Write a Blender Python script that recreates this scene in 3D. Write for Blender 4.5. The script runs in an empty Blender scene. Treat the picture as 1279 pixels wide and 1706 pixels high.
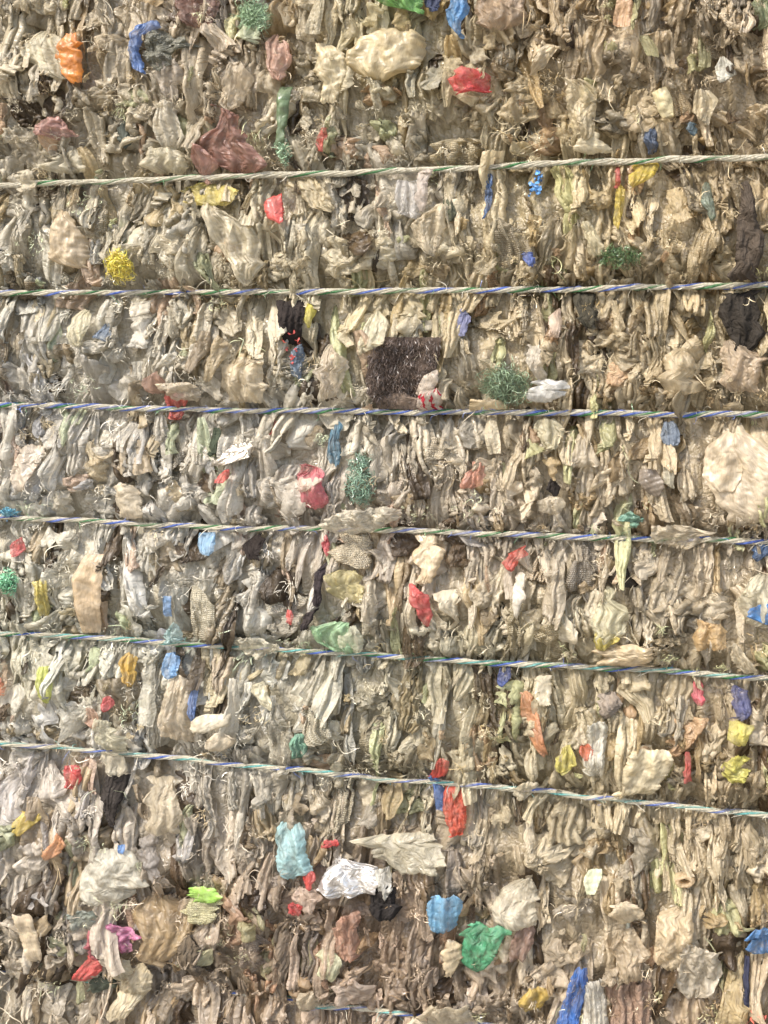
import bpy, math
import numpy as np
from mathutils import Matrix, Vector
R = np.random.RandomState(7)
sc = bpy.context.scene
COL = sc.collection

# ------------------------------------------------------------------ camera
PW, PH = 1279.0, 1706.0
YAW, PITCH, DIST, CAMZ = math.radians(13.6), math.radians(8.3), 2.0, 1.50
TANV = 0.425                                # tan of half the vertical angle
FPX = PH / 2 / TANV                         # focal length in photo pixels
fwd = Vector((-math.sin(YAW) * math.cos(PITCH), math.cos(YAW) * math.cos(PITCH), -math.sin(PITCH)))
right = fwd.cross(Vector((0, 0, 1))).normalized()
up = right.cross(fwd).normalized()
cam_loc = Vector((0.47, -DIST * math.cos(YAW), CAMZ))
cam = bpy.data.cameras.new('camera')
camo = bpy.data.objects.new('camera', cam); COL.objects.link(camo)
camo.matrix_world = Matrix.Translation(cam_loc) @ Matrix((right, up, -fwd)).transposed().to_4x4()
cam.sensor_fit = 'VERTICAL'; cam.angle_y = 2 * math.atan(TANV)
cam.clip_start = 0.05; cam.clip_end = 500
sc.camera = camo

# ------------------------------------------------------------------ light
SUN_EL, SUN_AZ = math.radians(50), math.radians(-34)     # az: from the wall's outward normal, minus = left
sd = Vector((math.sin(SUN_AZ) * math.cos(SUN_EL), -math.cos(SUN_AZ) * math.cos(SUN_EL), math.sin(SUN_EL)))
w = bpy.data.worlds.new('World'); sc.world = w; w.use_nodes = True
nt = w.node_tree; bg = nt.nodes['Background']
sky = nt.nodes.new('ShaderNodeTexSky'); sky.sky_type = 'NISHITA'; sky.sun_disc = False
sky.sun_elevation = SUN_EL; sky.sun_rotation = math.atan2(sd.x, sd.y)
sky.dust_density = 3.0; sky.air_density = 1.0
nt.links.new(sky.outputs[0], bg.inputs[0]); bg.inputs[1].default_value = 0.15
sl = bpy.data.lights.new('sun', 'SUN'); sl.energy = 2.0; sl.angle = math.radians(4); sl.color = (1.0, 0.955, 0.885)
slo = bpy.data.objects.new('sun', sl); COL.objects.link(slo)
slo.rotation_euler = sd.to_track_quat('Z', 'Y').to_euler(); slo.location = (-1, -3, 4)
vs = sc.view_settings
vs.view_transform = 'Standard'; vs.look = 'None'; vs.exposure = 1.53
sc.cycles.max_bounces = 6; sc.cycles.diffuse_bounces = 3; sc.cycles.glossy_bounces = 2; sc.cycles.transmission_bounces = 3; sc.cycles.transparent_max_bounces = 6; vs.gamma = 1; vs.use_curve_mapping = False

# ------------------------------------------------------------------ maths
A_f, A_r, A_u, A_c = (np.array(v[:], dtype=np.float64) for v in (fwd, right, up, cam_loc))
OFF0 = 0.03
def at(px, py, off):
    """point of the bale face behind a place in the photograph, pushed out of the face by off metres"""
    px = np.asarray(px, float); py = np.asarray(py, float); off = np.asarray(off, float)
    d = A_f + A_r * ((px - PW / 2) / FPX)[..., None] + A_u * ((PH / 2 - py) / FPX)[..., None]
    t = (-OFF0 - A_c[1]) / d[..., 1]
    p = A_c + d * t[..., None]
    p[..., 1] = -off
    return p
def lin(c):
    c = np.asarray(c, float) / 255.0
    return np.where(c <= 0.04045, c / 12.92, ((c + 0.055) / 1.055) ** 2.4)
def sstep(a, b, x):
    t = np.clip((x - a) / (b - a), 0, 1); return t * t * (3 - 2 * t)
def soft(c, k=.33):
    c = np.asarray(c, float); l = (c * [.3, .59, .11]).sum(-1, keepdims=True)
    return c * (1 - k) + l * k * np.array([1.06, 1.0, .88]) + 8
def cap(c, m=.64):
    c = np.asarray(c, float); x = c.max(-1, keepdims=True)
    return np.clip(c * np.where(x > m * .8, (m * .8 + (m * .2) * np.tanh((x - m * .8) / (m * .35))) / np.maximum(x, 1e-6), 1), 0, 1)
class Wob:                                   # smooth 2-D noise from random waves
    def __init__(s, lo, hi, n=14, seed=0, ax=1, ay=1):
        r = np.random.RandomState(seed); a = r.rand(n) * 6.283; k = 6.283 / np.exp(r.uniform(np.log(lo), np.log(hi), n))
        s.kx = np.cos(a) * k * ax; s.ky = np.sin(a) * k * ay; s.p = r.rand(n) * 6.283; s.n = n
    def __call__(s, x, y):
        x = np.asarray(x, float); o = np.zeros(np.broadcast(x, y).shape)
        for i in range(s.n): o += np.sin(s.kx[i] * x + s.ky[i] * y + s.p[i])
        return o / math.sqrt(s.n)
ROPES = [
 [(-400,318),(0,309),(200,301),(400,294),(640,286),(760,281),(900,274),(1060,268),(1279,262),(1700,250)],
 [(-400,492),(0,487),(320,488),(640,485),(860,482),(1060,479),(1279,475),(1700,470)],
 [(-400,668),(0,674),(300,682),(640,686),(960,688),(1279,691),(1700,696)],
 [(-400,846),(0,862),(200,871),(400,881),(560,881),(720,886),(900,893),(1040,898),(1279,903),(1700,914)],
 [(-400,1035),(0,1057),(200,1064),(300,1073),(500,1085),(640,1093),(840,1106),(1060,1116),(1279,1130),(1700,1150)],
 [(-400,1208),(0,1240),(140,1249),(320,1266),(500,1284),(640,1299),(800,1309),(930,1323),(1100,1340),(1279,1360),(1700,1398)],
 [(-400,1570),(0,1640),(300,1662),(530,1684),(640,1692),(800,1716),(1279,1790),(1700,1850)]]
def rope_y(i, x):
    a = np.array(ROPES[i], float); return np.interp(x, a[:, 0], a[:, 1])
lump = Wob(90, 400, 16, 3); lump2 = Wob(35, 110, 20, 5, ax=1.3, ay=.6)
def band(px, py):
    """index of the band between two ropes and the position 0..1 down it"""
    px = np.asarray(px, float); py = np.asarray(py, float)
    ys = [np.full(px.shape, -160.0)] + [rope_y(i, px) for i in range(7)] + [np.full(px.shape, 2050.0)]
    k = np.zeros(px.shape, int); t = np.zeros(px.shape)
    for i in range(8):
        m = (py >= ys[i]) & (py < ys[i + 1]); k[m] = i
        t[m] = ((py - ys[i]) / (ys[i + 1] - ys[i]))[m]
    return k, t
def bulge(px, py):
    px, py = np.broadcast_arrays(np.asarray(px, float), np.asarray(py, float))
    k, t = band(px, py)
    s = np.sin(np.pi * np.clip(t, 0, 1)) ** 0.6
    return 0.007 + 0.022 * s + 0.020 * t * s + s * (0.007 + .007 * sstep(1380, 1480, py)) * lump(px, py) + s * .005 * lump2(px, py)

# ------------------------------------------------------------------ materials
def mat(name, kind='film'):
    m = bpy.data.materials.new(name); m.use_nodes = True
    n = m.node_tree.nodes; L = m.node_tree.links; b = n['Principled BSDF']; out = n['Material Output']
    tint = n.new('ShaderNodeAttribute'); tint.attribute_name = 'tint'
    fold = n.new('ShaderNodeAttribute'); fold.attribute_name = 'fold'
    def noise(scale, det=3, rough=.55, sx=1, sy=1, dist=0):
        mp = n.new('ShaderNodeMapping'); mp.inputs['Scale'].default_value = (sx, sy, 1)
        L.new(fold.outputs['Vector'], mp.inputs[0])
        t = n.new('ShaderNodeTexNoise'); t.inputs['Scale'].default_value = scale; t.inputs['Detail'].default_value = det
        t.inputs['Roughness'].default_value = rough; t.inputs['Distortion'].default_value = dist
        L.new(mp.outputs[0], t.inputs['Vector']); return t
    def math_(op, a, b_):
        x = n.new('ShaderNodeMath'); x.operation = op
        for i, v in enumerate((a, b_)):
            if isinstance(v, (int, float)): x.inputs[i].default_value = v
            else: L.new(v, x.inputs[i])
        return x.outputs[0]
    def ramp(src, pts):
        r = n.new('ShaderNodeValToRGB'); e = r.color_ramp.elements
        while len(e) < len(pts): e.new(0.5)
        for q, (p, c) in zip(e, pts): q.position = p; q.color = tuple(c) + (1,)
        L.new(src, r.inputs[0]); return r.outputs[0]
    def mul(a, c, f=1.0):
        x = n.new('ShaderNodeMix'); x.data_type = 'RGBA'; x.blend_type = 'MULTIPLY'; x.inputs[0].default_value = f
        L.new(a, x.inputs[6]); L.new(c, x.inputs[7]); return x.outputs[2]
    dirt = noise(55, 4, .65)
    c = mul(tint.outputs['Color'], ramp(dirt.outputs['Fac'], [(.26, (.72, .68, .62)), (.44, (.97, .96, .93)), (.7, (1.05, 1.05, 1.03))]))
    grain = noise(420, 3, .7, 1, .12)
    c = mul(c, ramp(grain.outputs['Fac'], [(.3, (.82, .80, .77)), (.55, (1.02, 1.02, 1.01)), (.75, (1.1, 1.1, 1.09))]))
    if kind == 'print':                       # red print on white film
        pr = noise(150, 2, .5, 1, .5)
        x = n.new('ShaderNodeMix'); x.data_type = 'RGBA'; L.new(c, x.inputs[6]); x.inputs[7].default_value = (.50, .03, .05, 1)
        L.new(ramp(pr.outputs['Fac'], [(.56, (0, 0, 0)), (.59, (1, 1, 1))]), x.inputs[0]); c = x.outputs[2]
    L.new(c, b.inputs['Base Color'])
    rg = ramp(noise(60, 2).outputs['Fac'], [(.3, (.18,) * 3), (.7, (.48,) * 3)])
    h = None
    cre = noise(130, 4, .6, 1, .30, .6)       # long creases down the film
    cr2 = noise(330, 3, .6, 1, 1, 1.2)        # fine crumple
    vo = n.new('ShaderNodeTexVoronoi'); vo.feature = 'DISTANCE_TO_EDGE'; vo.inputs['Scale'].default_value = 95
    L.new(fold.outputs['Vector'], vo.inputs['Vector'])
    vcl = math_('MINIMUM', vo.outputs['Distance'], .25)
    h = math_('ADD', math_('MULTIPLY', cre.outputs['Fac'], 1.3), math_('MULTIPLY', cr2.outputs['Fac'], .16))
    dn = noise(45, 2, .5)
    wp = n.new('ShaderNodeMix'); wp.data_type = 'RGBA'; wp.blend_type = 'LINEAR_LIGHT'; wp.inputs[0].default_value = .02
    L.new(fold.outputs['Vector'], wp.inputs[6]); L.new(dn.outputs['Color'], wp.inputs[7])
    vo.inputs['Scale'].default_value = 60; L.new(wp.outputs[2], vo.inputs['Vector'])
    h = math_('ADD', h, math_('MULTIPLY', vcl, 1.6))
    dist = .0042
    if kind == 'woven':
        wv = n.new('ShaderNodeTexWave'); wv.inputs['Scale'].default_value = 95; wv.inputs['Distortion'].default_value = .8
        wv.bands_direction = 'X'; L.new(fold.outputs['Vector'], wv.inputs['Vector'])
        wv2 = n.new('ShaderNodeTexWave'); wv2.inputs['Scale'].default_value = 95; wv2.inputs['Distortion'].default_value = .8
        wv2.bands_direction = 'Y'; L.new(fold.outputs['Vector'], wv2.inputs['Vector'])
        wm = math_('MULTIPLY', wv.outputs['Fac'], wv2.outputs['Fac'])
        h = math_('ADD', h, math_('MULTIPLY', wm, .7))
        c = mul(c, ramp(wm, [(0, (.80, .76, .70)), (.4, (1.05, 1.05, 1.05))])); L.new(c, b.inputs['Base Color'])
    bp = n.new('ShaderNodeBump'); bp.inputs['Strength'].default_value = .3 if kind == 'smooth' else .8; bp.inputs['Distance'].default_value = dist
    L.new(h, bp.inputs['Height']); L.new(bp.outputs[0], b.inputs['Normal'])
    L.new(rg, b.inputs['Roughness']); b.inputs['Specular IOR Level'].default_value = .6
    if kind == 'foil':
        b.inputs['Metallic'].default_value = .75; b.inputs['Roughness'].default_value = .3
        for l in list(b.inputs['Roughness'].links): L.remove(l)
    if kind in ('film', 'print', 'clear', 'woven', 'smooth', 'thin', 'smooth2'):
        tr = n.new('ShaderNodeBsdfTranslucent'); L.new(c, tr.inputs['Color']); L.new(bp.outputs[0], tr.inputs['Normal'])
        mx = n.new('ShaderNodeMixShader'); mx.inputs[0].default_value = .5
        L.new(b.outputs[0], mx.inputs[1]); L.new(tr.outputs[0], mx.inputs[2]); last = mx.outputs[0]
        if kind in ('film', 'thin'):          # thin film lets some of what lies behind it show, unevenly
            tp = n.new('ShaderNodeBsdfTransparent'); m2 = n.new('ShaderNodeMixShader')
            th = noise(38, 2, .5); lo, hi = (.0, .42) if kind == 'film' else (.06, .34)
            mr = n.new('ShaderNodeMapRange'); mr.inputs['From Min'].default_value = .35; mr.inputs['From Max'].default_value = .68
            mr.inputs['To Min'].default_value = lo; mr.inputs['To Max'].default_value = hi
            L.new(th.outputs['Fac'], mr.inputs['Value']); L.new(mr.outputs[0], m2.inputs[0])
            L.new(last, m2.inputs[1]); L.new(tp.outputs[0], m2.inputs[2]); last = m2.outputs[0]
        if kind == 'clear':
            for l in list(b.inputs['Roughness'].links): L.remove(l)
            b.inputs['Roughness'].default_value = .2; b.inputs['Specular IOR Level'].default_value = .9
            tp = n.new('ShaderNodeBsdfTransparent'); m2 = n.new('ShaderNodeMixShader'); m2.inputs[0].default_value = .22
            L.new(last, m2.inputs[1]); L.new(tp.outputs[0], m2.inputs[2]); last = m2.outputs[0]
        L.new(last, out.inputs['Surface'])
    if kind == 'cloth':
        for l in list(b.inputs['Roughness'].links): L.remove(l)
        b.inputs['Roughness'].default_value = .85; b.inputs['Specular IOR Level'].default_value = .12
    if kind == 'fibre':
        b.inputs['Roughness'].default_value = .6
        for l in list(b.inputs['Normal'].links): L.remove(l)
    return m
M = {k: mat(v, k if k != 'back' else 'smooth2') for k, v in dict(film='crumpled_film', foil='silver_foil', woven='woven_plastic', clear='clear_film',
     fibre='shredded_fibre', print='printed_film', core='compacted_core', smooth='smooth_film', thin='thin_film', back='packed_film', cloth='dark_cloth').items()}

# ------------------------------------------------------------------ mesh helpers
def grid_mesh(name, P, col, fold, m, origin=None):
    """P (B, nv, nu, 3) sheets -> one mesh object; col (B,3) or (B,nv,nu,3); fold (B,nv,nu,3)"""
    B, nv, nu, _ = P.shape
    if origin is None: origin = P.reshape(-1, 3).mean(0)
    V = (P - origin).reshape(-1, 3).astype(np.float32)
    i = np.arange(nv * nu).reshape(nv, nu)
    q = np.stack([i[:-1, :-1], i[1:, :-1], i[1:, 1:], i[:-1, 1:]], -1).reshape(-1, 4)
    F = (q[None] + (np.arange(B) * nv * nu)[:, None, None]).reshape(-1)
    me = bpy.data.meshes.new(name)
    me.vertices.add(len(V)); me.vertices.foreach_set('co', V.ravel())
    me.loops.add(len(F)); me.loops.foreach_set('vertex_index', F.astype(np.int32))
    nf = len(F) // 4
    me.polygons.add(nf); me.polygons.foreach_set('loop_start', np.arange(nf, dtype=np.int32) * 4)
    me.update(calc_edges=True)
    me.polygons.foreach_set('use_smooth', np.ones(nf, bool))
    c = np.ones((B, nv, nu, 4), np.float32)
    c[..., :3] = col[:, None, None, :] if col.ndim == 2 else col
    a = me.attributes.new('tint', 'FLOAT_COLOR', 'POINT'); a.data.foreach_set('color', c.ravel())
    a = me.attributes.new('fold', 'FLOAT_VECTOR', 'POINT'); a.data.foreach_set('vector', fold.reshape(-1).astype(np.float32))
    me.materials.append(m)
    o = bpy.data.objects.new(name, me); o.location = origin; COL.objects.link(o)
    return o
def tag(o, label=None, cat=None, group=None, kind=None):
    for k, v in (('label', label), ('category', cat), ('group', group), ('kind', kind)):
        if v: o[k] = v
    return o

def relax(P, ex, ey, T, iters=110, pull=.035, bend=.25):
    """film pushed together: edges want to be ex/ey times longer than the room they have, so the sheet buckles"""
    P = P.astype(np.float32); T = T[:, None, None].astype(np.float32)
    ani = np.clip((ex - ey) * 2.5, 0, 1)[:, None, None].astype(np.float32)
    XY = P[..., :2].copy(); ex = ex[:, None, None, None]; ey = ey[:, None, None, None]
    Q = np.concatenate([XY[..., :1], XY[..., 1:2]], -1)
    def rest(a, b, fx, fy):
        d = Q[:, a[0], a[1]] - Q[:, b[0], b[1]]
        return d
    cons = []
    S = slice
    def add(a, b, fac, k):
        d = XY[:, a[0], a[1]] - XY[:, b[0], b[1]]
        l = np.sqrt((d * d).sum(-1)) * fac
        cons.append((a, b, l.astype(np.float32), k))
    nv, nu = P.shape[1:3]
    exs = ex[..., 0]; eys = ey[..., 0]; em = np.sqrt((exs ** 2 + eys ** 2) / 2)
    for s in (0, 1):
        n = (nu - s) // 2 * 2
        add((S(None), S(s, s + n, 2)), (S(None), S(s + 1, s + n, 2)), exs, 1.0)
        n = (nv - s) // 2 * 2
        add((S(s, s + n, 2), S(None)), (S(s + 1, s + n, 2), S(None)), eys, 1.0)
        n = (nu - s) // 2 * 2
        add((S(None, -1), S(s, s + n, 2)), (S(1, None), S(s + 1, s + n, 2)), em, .6)
        add((S(1, None), S(s, s + n, 2)), (S(None, -1), S(s + 1, s + n, 2)), em, .6)
    for s in (0, 1, 2, 3):
        if s % 4 < 2 or True:
            a = np.arange(s, nu - 2, 4); 
            if len(a): add((S(None), a), (S(None), a + 2), exs, bend)
            a = np.arange(s, nv - 2, 4)
            if len(a): add((a, S(None)), (a + 2, S(None)), eys, bend)
    for it in range(iters):
        for a, b, l, k in cons:
            pa = P[:, a[0], a[1]]; pb = P[:, b[0], b[1]]
            d = pa - pb; L_ = np.sqrt((d * d).sum(-1)) + 1e-7
            g = (d * ((k * .5) * (l - L_) / L_)[..., None])
            P[:, a[0], a[1]] = pa + g; P[:, b[0], b[1]] = pb - g
        P[..., 0] += pull * (XY[..., 0] - P[..., 0]); P[..., 1] += (pull + .25 * ani) * (XY[..., 1] - P[..., 1])
        P[:, 1:-1] += (.17 * ani)[..., None] * (.5 * (P[:, 2:] + P[:, :-2]) - P[:, 1:-1])
        z = P[..., 2]; P[..., 2] = z - .5 * (z - np.clip(z, -T, T))
    return P
def upsample(P):
    """Catmull-Rom midpoints both ways: (B,nv,nu,3) -> (B,2nv-1,2nu-1,3)"""
    for ax in (1, 2):
        Q = np.moveaxis(P, ax, 1); n = Q.shape[1]
        pad = np.concatenate([2 * Q[:, :1] - Q[:, 1:2], Q, 2 * Q[:, -1:] - Q[:, -2:-1]], 1)
        mid = (-pad[:, :-3] + 9 * pad[:, 1:-2] + 9 * pad[:, 2:-1] - pad[:, 3:]) / 16
        O = np.empty((Q.shape[0], 2 * n - 1) + Q.shape[2:], Q.dtype); O[:, ::2] = Q; O[:, 1::2] = mid
        P = np.moveaxis(O, 1, ax)
    return P
def start_noise(B, nv, nu, XY, amp, r, ani=None):
    """small uneven start heights, in sheet units"""
    z = np.zeros((B, nv, nu)); ani = ani[:, None, None]
    for k in range(7):
        a = r.rand(B, 1, 1) * 6.283; lam = np.exp(r.uniform(np.log(8), np.log(45), (B, 1, 1)))
        z += np.sin((XY[..., 0] * np.cos(a) * (1 + .8 * ani) + XY[..., 1] * np.sin(a) * (1 - .85 * ani)) * 6.283 / lam + r.rand(B, 1, 1) * 6.283)
    return z * amp[:, None, None] + r.normal(0, .32, (B, nv, nu)) * (1 - .4 * ani) + r.normal(0, .5, (B, 1, nu)) * ani
def sheets(rows_list, nu, nv, ex, ey, T, dome, curl, seed, jag=2.0, iters=110, trim=None, facet=1.0):
    trim = np.zeros(len(rows_list)) if trim is None else trim; jag = np.broadcast_to(jag, (len(rows_list),))
    """rows_list: outlines as rows (y, xl, xr) in photo pixels (about 1 mm). Returns px-space sheets (B,nv,nu,3) and material coords"""
    r = np.random.RandomState(seed); B = len(rows_list)
    XY = np.zeros((B, nv, nu, 2)); v = np.linspace(0, 1, nv)
    for b, rows in enumerate(rows_list):
        a = np.array(rows, float); y = a[0, 0] + (a[-1, 0] - a[0, 0]) * v
        xl = np.interp(y, a[:, 0], a[:, 1]); xr = np.interp(y, a[:, 0], a[:, 2])
        j = jag[b] * min(1, (xr - xl).mean() / 30)
        j *= min(1, .35 + trim[b]); wb = (xr - xl).mean() * .09 * min(1, trim[b] + (trim.max() == 0)) * min(1, jag[b]); f1, f2 = r.uniform(3, 9, 2)
        nk = r.randint(5, 9); xl = xl + wb * 1.5 * np.interp(v, np.sort(np.r_[0, 1, r.rand(nk - 2)]), r.normal(0, 1, nk)); xr = xr + wb * 1.5 * np.interp(v, np.sort(np.r_[0, 1, r.rand(nk - 2)]), r.normal(0, 1, nk))
        xl = xl + np.cumsum(r.normal(0, j * .5, nv)) * .35 + r.normal(0, j * .5, nv); xr = xr + np.cumsum(r.normal(0, j * .5, nv)) * .35 + r.normal(0, j * .5, nv)
        tp = 1 - .5 * trim[b] * r.uniform(.2, 1.3) * (np.clip(1 - v / .16, 0, 1) ** 1.5 * r.uniform(.2, 1) + 1.0 * np.clip((v - .84) / .16, 0, 1) ** 1.5 * r.uniform(.2, 1)); mm = xl + (xr - xl) * r.uniform(.3, .7); xl = mm + (xl - mm) * tp; xr = mm + (xr - mm) * tp
        u = np.linspace(0, 1, nu)
        XY[b, :, :, 0] = xl[:, None] + (xr - xl)[:, None] * u
        jt = np.cumsum(r.normal(0, j * .6, nu)); jt -= np.linspace(jt[0], jt[-1], nu); jb = np.cumsum(r.normal(0, j * .6, nu)); jb -= np.linspace(jb[0], jb[-1], nu)
        XY[b, :, :, 1] = y[:, None] + jt * (1 - v[:, None]) ** 2 + jb * v[:, None] ** 2
    P = np.concatenate([XY, start_noise(B, nv, nu, XY, T * .28, r, np.clip((np.asarray(ex) - np.asarray(ey)) * 3.0, 0, 1))[..., None]], -1)
    cen = XY.mean((1, 2)); P[..., :2] -= cen[:, None, None]
    P = relax(P, np.asarray(ex, float), np.asarray(ey, float), np.asarray(T, float), iters)
    uu = np.linspace(-1, 1, nu)[None, None, :]; vv = np.linspace(-1, 1, nv)[None, :, None]
    e2 = np.clip(1 - uu ** 2, 0, 1) * np.clip(1 - vv ** 2, 0, 1)
    P[..., 2] += np.asarray(dome)[:, None, None] * np.sqrt(e2) - np.asarray(curl)[:, None, None] * (np.maximum(np.abs(uu), np.abs(vv)) ** 5)
    ext = np.sqrt(np.prod(XY.max((1, 2)) - XY.min((1, 2)), axis=-1))[:, None, None]
    fm = np.broadcast_to(facet, (B,)) > .3
    for q in range(3):                        # corners folded over, in front or behind
        a = (r.rand(B) * 6.283)[:, None, None]; cx_, cy_ = np.cos(a), np.sin(a); pr_ = P[..., 0] * cx_ + P[..., 1] * cy_
        d_ = np.percentile(pr_, 100, axis=(1, 2))[:, None, None] * r.uniform(.55, .95, (B, 1, 1))
        sd_ = np.clip(pr_ - d_, 0, None) * ((r.rand(B) < .7) & fm)[:, None, None]
        P[..., 0] -= 1.9 * sd_ * cx_; P[..., 1] -= 1.9 * sd_ * cy_
        P[..., 2] += r.choice([-1, 1], (B, 1, 1)) * np.minimum(sd_ * .8, 2.5) + .12 * sd_
    for q in range(4):                        # a few sharp straight folds across each piece
        a = r.rand(B, 1, 1) * 6.283; ds = (P[..., 0] * np.cos(a) + P[..., 1] * np.sin(a)) - r.uniform(-.25, .25, (B, 1, 1)) * ext
        P[..., 2] += r.normal(0, .13, (B, 1, 1)) * np.broadcast_to(facet, (B,))[:, None, None] * np.abs(ds)
    P[..., 2] -= P[..., 2].mean((1, 2), keepdims=True)
    F = np.zeros((B, nv, nu, 3)); wd = (XY[:, :, -1, 0] - XY[:, :, 0, 0]).mean(1); ht = (XY[:, -1, :, 1] - XY[:, 0, :, 1]).mean(1)
    F[..., 0] = (wd * np.asarray(ex))[:, None, None] * .0005 * uu; F[..., 1] = ht[:, None, None] * .0005 * vv
    F += r.rand(B, 1, 1, 3) * 20
    P[..., :2] += cen[:, None, None]
    return P, F
def place(P, layer):
    """px-space sheets onto the bale: x, y photo pixels, z millimetres out of the face"""
    L_ = np.asarray(layer).reshape(-1, *([1] * (P.ndim - 2)))
    return at(P[..., 0], P[..., 1], bulge(P[..., 0], P[..., 1]) + L_ + P[..., 2] * .001)
def ribbons(c, d, length, width, curl, nseg, seed, sag=0.0):
    """thin curling strips: c (N,3) starts in px space, d (N,3) first directions; returns (N,nseg+1,2,3)"""
    r = np.random.RandomState(seed); N = len(c)
    d = d / (np.linalg.norm(d, axis=1, keepdims=True) + 1e-9)
    p = c.copy(); pts = [p.copy()]; spin = r.normal(0, 1, (N, 3)); dirs = [d.copy()]
    for s in range(nseg):
        spin = spin * .8 + r.normal(0, .7, (N, 3))
        d = d + np.cross(spin, d) * (curl[:, None] / nseg) ; d[:, 1] += sag / nseg
        d /= np.linalg.norm(d, axis=1, keepdims=True)
        p = p + d * (length / nseg)[:, None]; pts.append(p.copy()); dirs.append(d.copy())
    C = np.stack(pts, 1); D = np.stack(dirs, 1)
    side = np.cross(D, r.normal(0, 1, (N, 1, 3)) + np.array([0, 0, .6])); side /= np.linalg.norm(side, axis=-1, keepdims=True) + 1e-9
    wv = width[:, None, None] * .5 * np.sin(np.linspace(.5, 2.8, nseg + 1))[None, :, None]
    return np.stack([C - side * wv, C + side * wv], 2)

# region tints of the pale plastic itself
TX = [60, 400, 640, 900, 1220]; TY = [60, 300, 500, 700, 900, 1100, 1300, 1500, 1680]
TC = np.array([
 [(160,147,120),(150,135,112),(158,146,112),(150,133,104),(156,140,113)],
 [(158,147,124),(162,150,122),(160,150,130),(162,147,112),(156,138,106)],
 [(170,163,144),(158,146,120),(160,147,116),(158,142,112),(150,135,104)],
 [(176,168,152),(172,163,144),(162,152,130),(168,153,124),(162,146,116)],
 [(176,168,147),(176,167,150),(174,160,140),(170,156,132),(168,154,130)],
 [(174,167,144),(168,162,144),(160,151,126),(164,152,122),(162,147,119)],
 [(168,158,142),(164,155,136),(152,142,117),(158,145,115),(157,140,110)],
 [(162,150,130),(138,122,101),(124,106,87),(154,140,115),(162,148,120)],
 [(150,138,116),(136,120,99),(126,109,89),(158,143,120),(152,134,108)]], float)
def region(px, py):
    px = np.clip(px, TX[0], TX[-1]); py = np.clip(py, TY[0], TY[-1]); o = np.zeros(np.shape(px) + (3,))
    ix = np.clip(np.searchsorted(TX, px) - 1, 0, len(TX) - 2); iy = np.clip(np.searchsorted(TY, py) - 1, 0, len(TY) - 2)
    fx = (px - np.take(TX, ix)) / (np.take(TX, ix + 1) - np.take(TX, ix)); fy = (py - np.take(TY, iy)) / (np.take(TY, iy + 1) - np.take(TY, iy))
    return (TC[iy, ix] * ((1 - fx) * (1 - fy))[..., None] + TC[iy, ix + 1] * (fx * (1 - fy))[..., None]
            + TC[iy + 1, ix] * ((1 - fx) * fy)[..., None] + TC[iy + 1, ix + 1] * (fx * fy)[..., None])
GAIN = 1.5
KINDS = [('beige', .48, (1, 1, 1.02)), ('cream', .24, (1.17, 1.18, 1.22)), ('brown', .06, (.80, .76, .71)), ('tan', .07, (.97, .93, .86)),
         ('pale green', .05, (.97, 1.03, .96)), ('dusty pink', .04, (1.05, .97, .95)), ('greyish', .06, (.93, .95, 1.02)), ('dark brown', .045, (.48, .43, .38)), ('white', .06, (1.32, 1.34, 1.42))]
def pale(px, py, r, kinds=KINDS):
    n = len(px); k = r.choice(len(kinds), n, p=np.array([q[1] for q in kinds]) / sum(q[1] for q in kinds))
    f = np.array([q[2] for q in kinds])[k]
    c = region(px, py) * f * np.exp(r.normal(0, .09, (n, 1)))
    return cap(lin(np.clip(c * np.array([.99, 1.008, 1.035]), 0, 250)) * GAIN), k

# ------------------------------------------------------------------ ground and bale core
g = bpy.data.meshes.new('ground'); g.from_pydata([(-60, -60, 0), (60, -60, 0), (60, 60, 0), (-60, 60, 0)], [], [(0, 1, 2, 3)])
gm = bpy.data.materials.new('concrete_yard'); gm.use_nodes = True
gn = gm.node_tree; gb = gn.nodes['Principled BSDF']; gt = gn.nodes.new('ShaderNodeTexNoise'); gt.inputs['Scale'].default_value = 3; gt.inputs['Detail'].default_value = 8
tc = gn.nodes.new('ShaderNodeTexCoord'); gn.links.new(tc.outputs['Object'], gt.inputs['Vector'])
gr = gn.nodes.new('ShaderNodeValToRGB'); gr.color_ramp.elements[0].color = (.20, .18, .15, 1); gr.color_ramp.elements[1].color = (.36, .33, .28, 1)
gn.links.new(gt.outputs['Fac'], gr.inputs[0]); gn.links.new(gr.outputs[0], gb.inputs['Base Color']); gb.inputs['Roughness'].default_value = .9
g.materials.append(gm); go = bpy.data.objects.new('ground', g); COL.objects.link(go); go['kind'] = 'structure'

X0, X1, Y0, Y1 = -330, 1600, -210, 1930
nx, ny = 300, 330
gx, gy = np.meshgrid(np.linspace(X0 - 120, X1 + 120, nx), np.linspace(Y0 - 90, Y1 + 75, ny))
pl = Wob(10, 40, 26, 11, ax=1.6, ay=.25)
cz = bulge(gx, gy) - .028 + .008 * np.abs(pl(gx, gy)) + .004 * lump2(gx * 3, gy)
P = at(gx, gy, cz)[None]
# the core closes round the back as a solid block: outer ring of vertices pushed back to the rear of the bale
for a, b in ((0, 0), (-1, -1)):
    P[0, a, :, 1] = .6; P[0, :, b, 1] = .6
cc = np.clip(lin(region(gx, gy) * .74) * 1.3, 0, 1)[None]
fd = np.stack([gx * .001, gy * .001, gx * 0], -1)[None]
core = grid_mesh('compacted_waste', P, cc, fd, M['core'])
tag(core, 'compressed mass of pale plastic waste filling the bale behind everything', 'waste bale', kind='stuff')

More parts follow.
